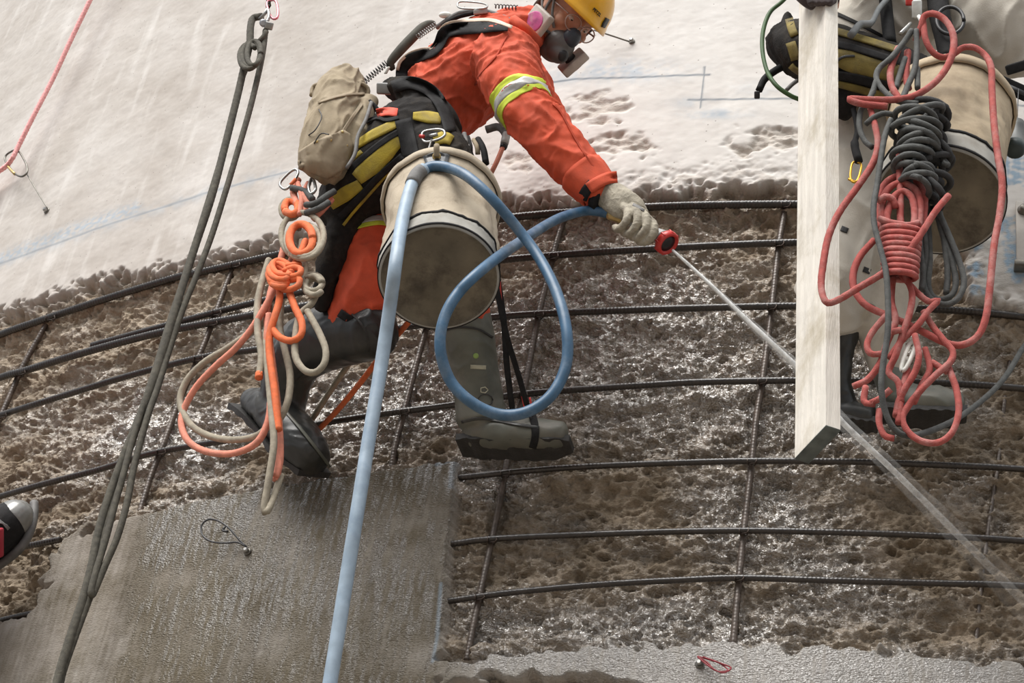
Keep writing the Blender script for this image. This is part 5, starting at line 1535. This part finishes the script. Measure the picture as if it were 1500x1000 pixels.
tube('handle', pix_path([(1489, 180, .75), (1488, 200, .75), (1487, 218, .77)], 8), [.021, .021, .022, .022, .022, .023, .025, .026], mat('dark_grey_rubber', (0.075, 0.078, 0.075), 0.5), pole, ns=20)
tube('end_cap', pix_path([(1487, 214, .768), (1486.5, 222, .776)], 4), [.027, .027, .027, .020], mat('teal_black_cap', (0.03, 0.045, 0.045), 0.5), pole, ns=20)
tube('cord', pix_path([(1490, 182, .75), (1491, 150, .74), (1492, 130, .74)], 6), .0014, M_BLACKP, pole)
strap3 = thing('equipment_strap', P(1480, 128, .66), 'black padded strap with pale lettering at the right edge', 'strap')
solid('strap_pad', box_geo(P(1490, 132, .72), .060 * unit(IR + .45 * ID), .020 * unit(ID - .45 * IR), .006 * IT), M_BLACKWEB, strap3, bevel=.004)
solid('strap_pad', box_geo(P(1492, 98, .66), .035 * unit(IR - .3 * ID), .014 * unit(ID + .3 * IR), .010 * IT), M_BLACKWEB, strap3, bevel=.005)
solid('printed_mark', box_geo(P(1492, 133, .735), .028 * unit(IR + .45 * ID), .006 * unit(ID - .45 * IR), .0008 * IT), mat('faint_print', (0.05, 0.052, 0.055), 0.7), strap3)
tube('frayed_cord', pix_path([(1464, 122, .74), (1470, 134, .74), (1468, 146, .74)], 8), .012, M_CANVASG, strap3)
strap3['label'] = 'black padded strap at the right edge beside the dirty canvas bucket'

# ------------------------------------------------------------------ red and grey rope bundles in front of the dirty bucket
red = rope('rope_bundle', [
    [(1341, 60, 1.10), (1349, 40, 1.12), (1354, 24, 1.13), (1368, 20, 1.14), (1385, 30, 1.14), (1396, 50, 1.14), (1396, 75, 1.14), (1386, 100, 1.14), (1368, 122, 1.15), (1340, 140, 1.16), (1310, 146, 1.17), (1270, 146, 1.18), (1244, 145, 1.18), (1262, 152, 1.18), (1300, 156, 1.17)],
    [(1352, 30, 1.12), (1356, 58, 1.12), (1366, 76, 1.11), (1380, 84, 1.10), (1396, 80, 1.10), (1410, 70, 1.10), (1428, 70, 1.10), (1444, 82, 1.10), (1452, 100, 1.11), (1453, 130, 1.12), (1456, 180, 1.14), (1462, 230, 1.15), (1468, 270, 1.15), (1464, 315, 1.15), (1456, 360, 1.15), (1450, 420, 1.14), (1444, 465, 1.13), (1432, 492, 1.12), (1410, 505, 1.12), (1385, 502, 1.12), (1350, 485, 1.13), (1310, 466, 1.14), (1270, 448, 1.14), (1252, 425, 1.14), (1250, 400, 1.14), (1260, 375, 1.14), (1280, 352, 1.13)],
    [(1275, 160, 1.16), (1282, 185, 1.17), (1286, 212, 1.17), (1278, 240, 1.17), (1255, 275, 1.17), (1230, 310, 1.17), (1214, 345, 1.17), (1206, 385, 1.17), (1203, 420, 1.17), (1210, 442, 1.17), (1226, 440, 1.17), (1260, 420, 1.18), (1300, 395, 1.19), (1340, 355, 1.20), (1370, 310, 1.20), (1390, 286, 1.20)],
    [(1316, 70, 1.10), (1305, 100, 1.12), (1306, 125, 1.13), (1318, 146, 1.14)], [(1330, 75, 1.10), (1327, 110, 1.11), (1331, 130, 1.12)]], 5.2, M_REDROPE)
tag(red, 'red rope wrapped in a hank with big loose loops before the dirty bucket', 'rope')
wraps = []
for k in range(9):       # the hank is bound with turns
    y = 338 + 8.2 * k
    wraps.append(ring_pts(1320 - .2 * k, y, 28 - .6 * k, 6, 1.165, 1.0, n=16, doff=-.035, tilt=.08, start=.3))
rope('wrapping', wraps, 5.0, M_REDROPE, red)
rope('hank_loops', [
    [(1290, 335, 1.16), (1287, 300, 1.16), (1296, 270, 1.16), (1318, 257, 1.16), (1342, 264, 1.16), (1354, 290, 1.16), (1352, 330, 1.16)],
    [(1294, 335, 1.175), (1292, 300, 1.175), (1302, 276, 1.175), (1320, 268, 1.175), (1340, 277, 1.175), (1348, 300, 1.175), (1346, 332, 1.175)],
    [(1300, 338, 1.18), (1300, 312, 1.18), (1310, 288, 1.18), (1324, 280, 1.18), (1336, 290, 1.18), (1340, 315, 1.18), (1337, 336, 1.18)],
    [(1286, 296, 1.19), (1296, 288, 1.195), (1308, 292, 1.19), (1312, 305, 1.18)], [(1316, 228, 1.15), (1318, 256, 1.17), (1319, 290, 1.175), (1319, 320, 1.17), (1322, 335, 1.17)],
    [(1288, 320, 1.19), (1305, 326, 1.195), (1330, 330, 1.19), (1345, 326, 1.18)]], 5.2, M_REDROPE, red)
rope('tail_loops', [
    [(1308, 405, 1.15), (1306, 440, 1.15), (1312, 470, 1.15), (1300, 500, 1.14), (1290, 530, 1.13), (1272, 555, 1.12), (1250, 566, 1.12)],
    [(1298, 462, 1.15), (1278, 486, 1.14), (1270, 505, 1.14), (1276, 518, 1.14), (1292, 518, 1.14)],
    [(1325, 400, 1.16), (1336, 430, 1.16), (1332, 460, 1.16), (1322, 490, 1.15), (1312, 520, 1.14), (1302, 545, 1.13), (1316, 560, 1.13), (1320, 590, 1.12)],
    [(1318, 400, 1.15), (1345, 430, 1.15), (1362, 442, 1.15), (1374, 440, 1.15), (1360, 455, 1.15), (1344, 476, 1.15), (1320, 500, 1.14), (1302, 525, 1.13)],
    [(1340, 490, 1.15), (1346, 520, 1.15), (1340, 545, 1.14), (1325, 570, 1.13), (1316, 590, 1.12), (1312, 610, 1.12)],
    [(1352, 455, 1.14), (1368, 480, 1.13), (1386, 502, 1.13), (1396, 515, 1.13), (1392, 530, 1.13), (1372, 548, 1.13), (1348, 572, 1.13), (1330, 595, 1.12), (1322, 612, 1.12), (1330, 632, 1.12), (1350, 646, 1.12), (1374, 648, 1.12), (1394, 634, 1.12), (1404, 605, 1.12), (1402, 575, 1.12), (1394, 550, 1.12), (1388, 535, 1.11)],
    [(1275, 590, 1.13), (1290, 583, 1.13), (1305, 570, 1.14)], [(1268, 566, 1.12), (1266, 588, 1.12), (1280, 592, 1.13)], [(1288, 600, 1.12), (1288, 620, 1.12), (1296, 638, 1.12), (1310, 642, 1.12)],
    [(1355, 510, 1.12), (1362, 540, 1.12), (1350, 565, 1.12), (1338, 590, 1.12)], [(1306, 486, 1.16), (1320, 483, 1.16)], [(1365, 530, 1.12), (1380, 540, 1.12), (1388, 545, 1.12)], [(1330, 540, 1.12), (1322, 570, 1.12), (1318, 600, 1.12), (1316, 620, 1.12)]], 5.0, M_REDROPE, red)
carabiner('white_clip', (1330, 522), 1.95, 22, 5, 1.13, mat('white_plastic', (0.8, 0.8, 0.74), 0.5), red, r=.005)

gry = rope('rope_bundle', [
    [(1336, 44, 1.12), (1324, 62, 1.12), (1305, 85, 1.13), (1288, 100, 1.13), (1284, 116, 1.14), (1296, 134, 1.15), (1315, 148, 1.16), (1345, 152, 1.16)],
    [(1342, 44, 1.12), (1343, 70, 1.12), (1340, 100, 1.13), (1330, 125, 1.14), (1322, 145, 1.15)],
    [(1284, 118, 1.14), (1276, 140, 1.15), (1262, 160, 1.16), (1259, 185, 1.16), (1266, 205, 1.16), (1278, 216, 1.16)],
    [(1268, 182, 1.17), (1280, 172, 1.175), (1295, 166, 1.175), (1308, 168, 1.17)],
    [(1344, 100, 1.12), (1344, 130, 1.13)], [(1326, 85, 1.11), (1318, 110, 1.12), (1312, 130, 1.13)],
    [(1305, 175, 1.18), (1296, 200, 1.19), (1290, 235, 1.20), (1285, 270, 1.20), (1280, 300, 1.21), (1281, 330, 1.21), (1290, 365, 1.21), (1298, 400, 1.21), (1301, 450, 1.20), (1300, 490, 1.19), (1294, 530, 1.18), (1291, 565, 1.17), (1296, 600, 1.15), (1310, 628, 1.13), (1330, 638, 1.11), (1360, 632, 1.06), (1400, 614, .98), (1440, 585, .90), (1470, 555, .85), (1495, 515, .80), (1520, 470, .76), (1560, 330, .70), (1575, 120, .66), (1580, -300, .64)]], 4.4, M_GYROPE2)
tag(gry, 'grey rope knotted into a dark clump above the red bundle, its tail swinging right', 'rope')
g2 = np.random.default_rng(5)
clump = []
for k in range(13):
    cx, cy = 1340 + g2.uniform(-8, 12), 168 + 11 * k * .8 + g2.uniform(-4, 4)
    clump.append(ring_pts(cx, cy, 35 - 1.1 * k + g2.uniform(-4, 4), 11 + g2.uniform(-2, 6), 1.165, 1.08, n=14, doff=-.045, tilt=g2.uniform(-.45, .45), start=g2.uniform(0, 6)))
rope('knot', clump, 5.0, M_GYROPE2, gry)
mass = []
for k in range(16):
    cx, cy = 1350 + g2.uniform(-10, 12) + k * .8, 170 + 8 * k + g2.uniform(-6, 6)
    mass.append(ring_pts(cx, cy, 30 + g2.uniform(-8, 6), 12 + g2.uniform(-2, 10), 1.125 + g2.uniform(-.02, .03), 1.05, n=14, doff=-.035, tilt=g2.uniform(-1.3, 1.3), start=g2.uniform(0, 6)))
rope('tangled_turns', mass, 5.2, mat('dark_slate_rope', (0.030, 0.030, 0.030), 0.85, var=0.3, vscale=60, bump=0.5, bscale=380), gry)
rope('hank_loops', [
    [(1350, 270, 1.12), (1352, 320, 1.12), (1356, 370, 1.11), (1352, 410, 1.11), (1362, 436, 1.11), (1385, 446, 1.11), (1404, 436, 1.11), (1412, 412, 1.11), (1404, 380, 1.11), (1390, 345, 1.11), (1375, 310, 1.11), (1365, 280, 1.11)],
    [(1356, 270, 1.10), (1360, 330, 1.10), (1362, 380, 1.10), (1360, 420, 1.10), (1372, 438, 1.10), (1392, 434, 1.10), (1400, 415, 1.10), (1394, 380, 1.10), (1380, 340, 1.10), (1370, 300, 1.10)],
    [(1345, 300, 1.12), (1348, 360, 1.12), (1352, 400, 1.12), (1350, 425, 1.12)], [(1375, 300, 1.10), (1384, 360, 1.10), (1388, 400, 1.10), (1386, 430, 1.10)],
    [(1370, 220, 1.14), (1380, 232, 1.15), (1388, 242, 1.15), (1380, 238, 1.16)], [(1336, 235, 1.16), (1352, 262, 1.15), (1368, 275, 1.14), (1372, 290, 1.13)]], 4.6, M_GYROPE2, gry)

# ------------------------------------------------------------------ the third worker's shoe at the left edge
leg3 = [loft_geo([(-360, 560, .72, 56), (-230, 620, .70, 52), (-150, 700, .60, 46), (-90, 760, .38, 42), (-40, 800, .20, 34)], 16, 18), loft_geo([(-60, 812, .14, 22), (-20, 790, .13, 24), (18, 760, .12, 20)], 14, 16)]
person3 = fuse('person', leg3, M_SKIN, None, voxel=.008, smooth=3)
tag(person3, 'leg of a third worker in a dark safety shoe at the left edge', 'person')
fuse('trouser_leg', [loft_geo([(-380, 550, .75, 72), (-250, 612, .74, 68), (-170, 690, .65, 62), (-100, 750, .42, 60), (-50, 800, .24, 56), (-30, 812, .20, 42)], 18, 22)], M_REDCLOTH, person3, voxel=.008, smooth=5, wrinkle=folds(.008, 14, (1, 1, 1), 2, 91.0))
shoe = fuse('safety_shoe', [loft_geo([(-60, 815, .15, 34, 1.2), (-25, 795, .16, 36, 1.2), (4, 772, .15, 34, 1.2), (24, 756, .13, 27, 1.2)], 20, 26)], M_BLACKWEB, person3, voxel=.005, smooth=4)
toe = fuse('toe_cap', [loft_geo([(14, 766, .145, 29, 1.2), (24, 756, .135, 27.5, 1.2), (31, 750, .125, 20, 1.2)], 12, 22)], mat('grey_toe_cap', (0.22, 0.22, 0.21), 0.3, 0.2, var=0.2), shoe, voxel=.004, smooth=3)
tube('sole', pix_path([(50, 736, .10), (50, 752, .10), (45, 775, .10), (34, 797, .10), (16, 815, .10), (-20, 840, .10)], 30), .0145, mat('grey_outsole', (0.115, 0.11, 0.105), 0.6, var=0.3), shoe, ns=10)
SHB = bvh(shoe)
for k in range(3):
    drape('lace', [(-14 + 5 * k, 752 + 6 * k), (2 + 3 * k, 764 + 2 * k), (12 + k, 776 - k)], 2.6, M_GREYWEB, shoe, SHB, lift=.005)
solid('red_cuff', box_geo(P(-2, 795, .24), .010 * IR, .045 * ID, .03 * IT), M_REDCLOTH, shoe, bevel=.006)

# steel plate bolted to the pier at the right edge
plate = thing('anchor_plate', P(1500, 345, .02), 'pale steel plate bolted to the blue stained concrete at the right edge', 'plate')
_pn = unit(np.array([P(1500, 345, .1) - P(1500, 345, 0)])[0] * np.array([1, 1, 0]))
_th = math.atan2(P(1505, 345)[0] - AXX, -(P(1505, 345)[1] - AXY)); _pn = np.array([math.sin(_th), -math.cos(_th), 0]); _ps = np.array([math.cos(_th), math.sin(_th), 0]); _pz = np.array([0, 0, 1.0])
solid('plate_body', box_geo(P(1511, 343, .012), .045 * _ps, .125 * _pz, .010 * _pn), mat('pale_steel', (0.42, 0.395, 0.36), 0.6, 0.2, var=0.2, vscale=12), plate, bevel=.003)
solid('lower_lip', box_geo(P(1509, 390, .02), .046 * _ps, .010 * _pz, .020 * _pn), M_DKSTEEL, plate, bevel=.003)
solid('bolt_head', ring_geo(P(1500, 308, .022), _pn, [(.020, -.004), (.020, .004), (.013, .006), (.013, .016), (.008, .018)], 18), M_DKSTEEL, plate)
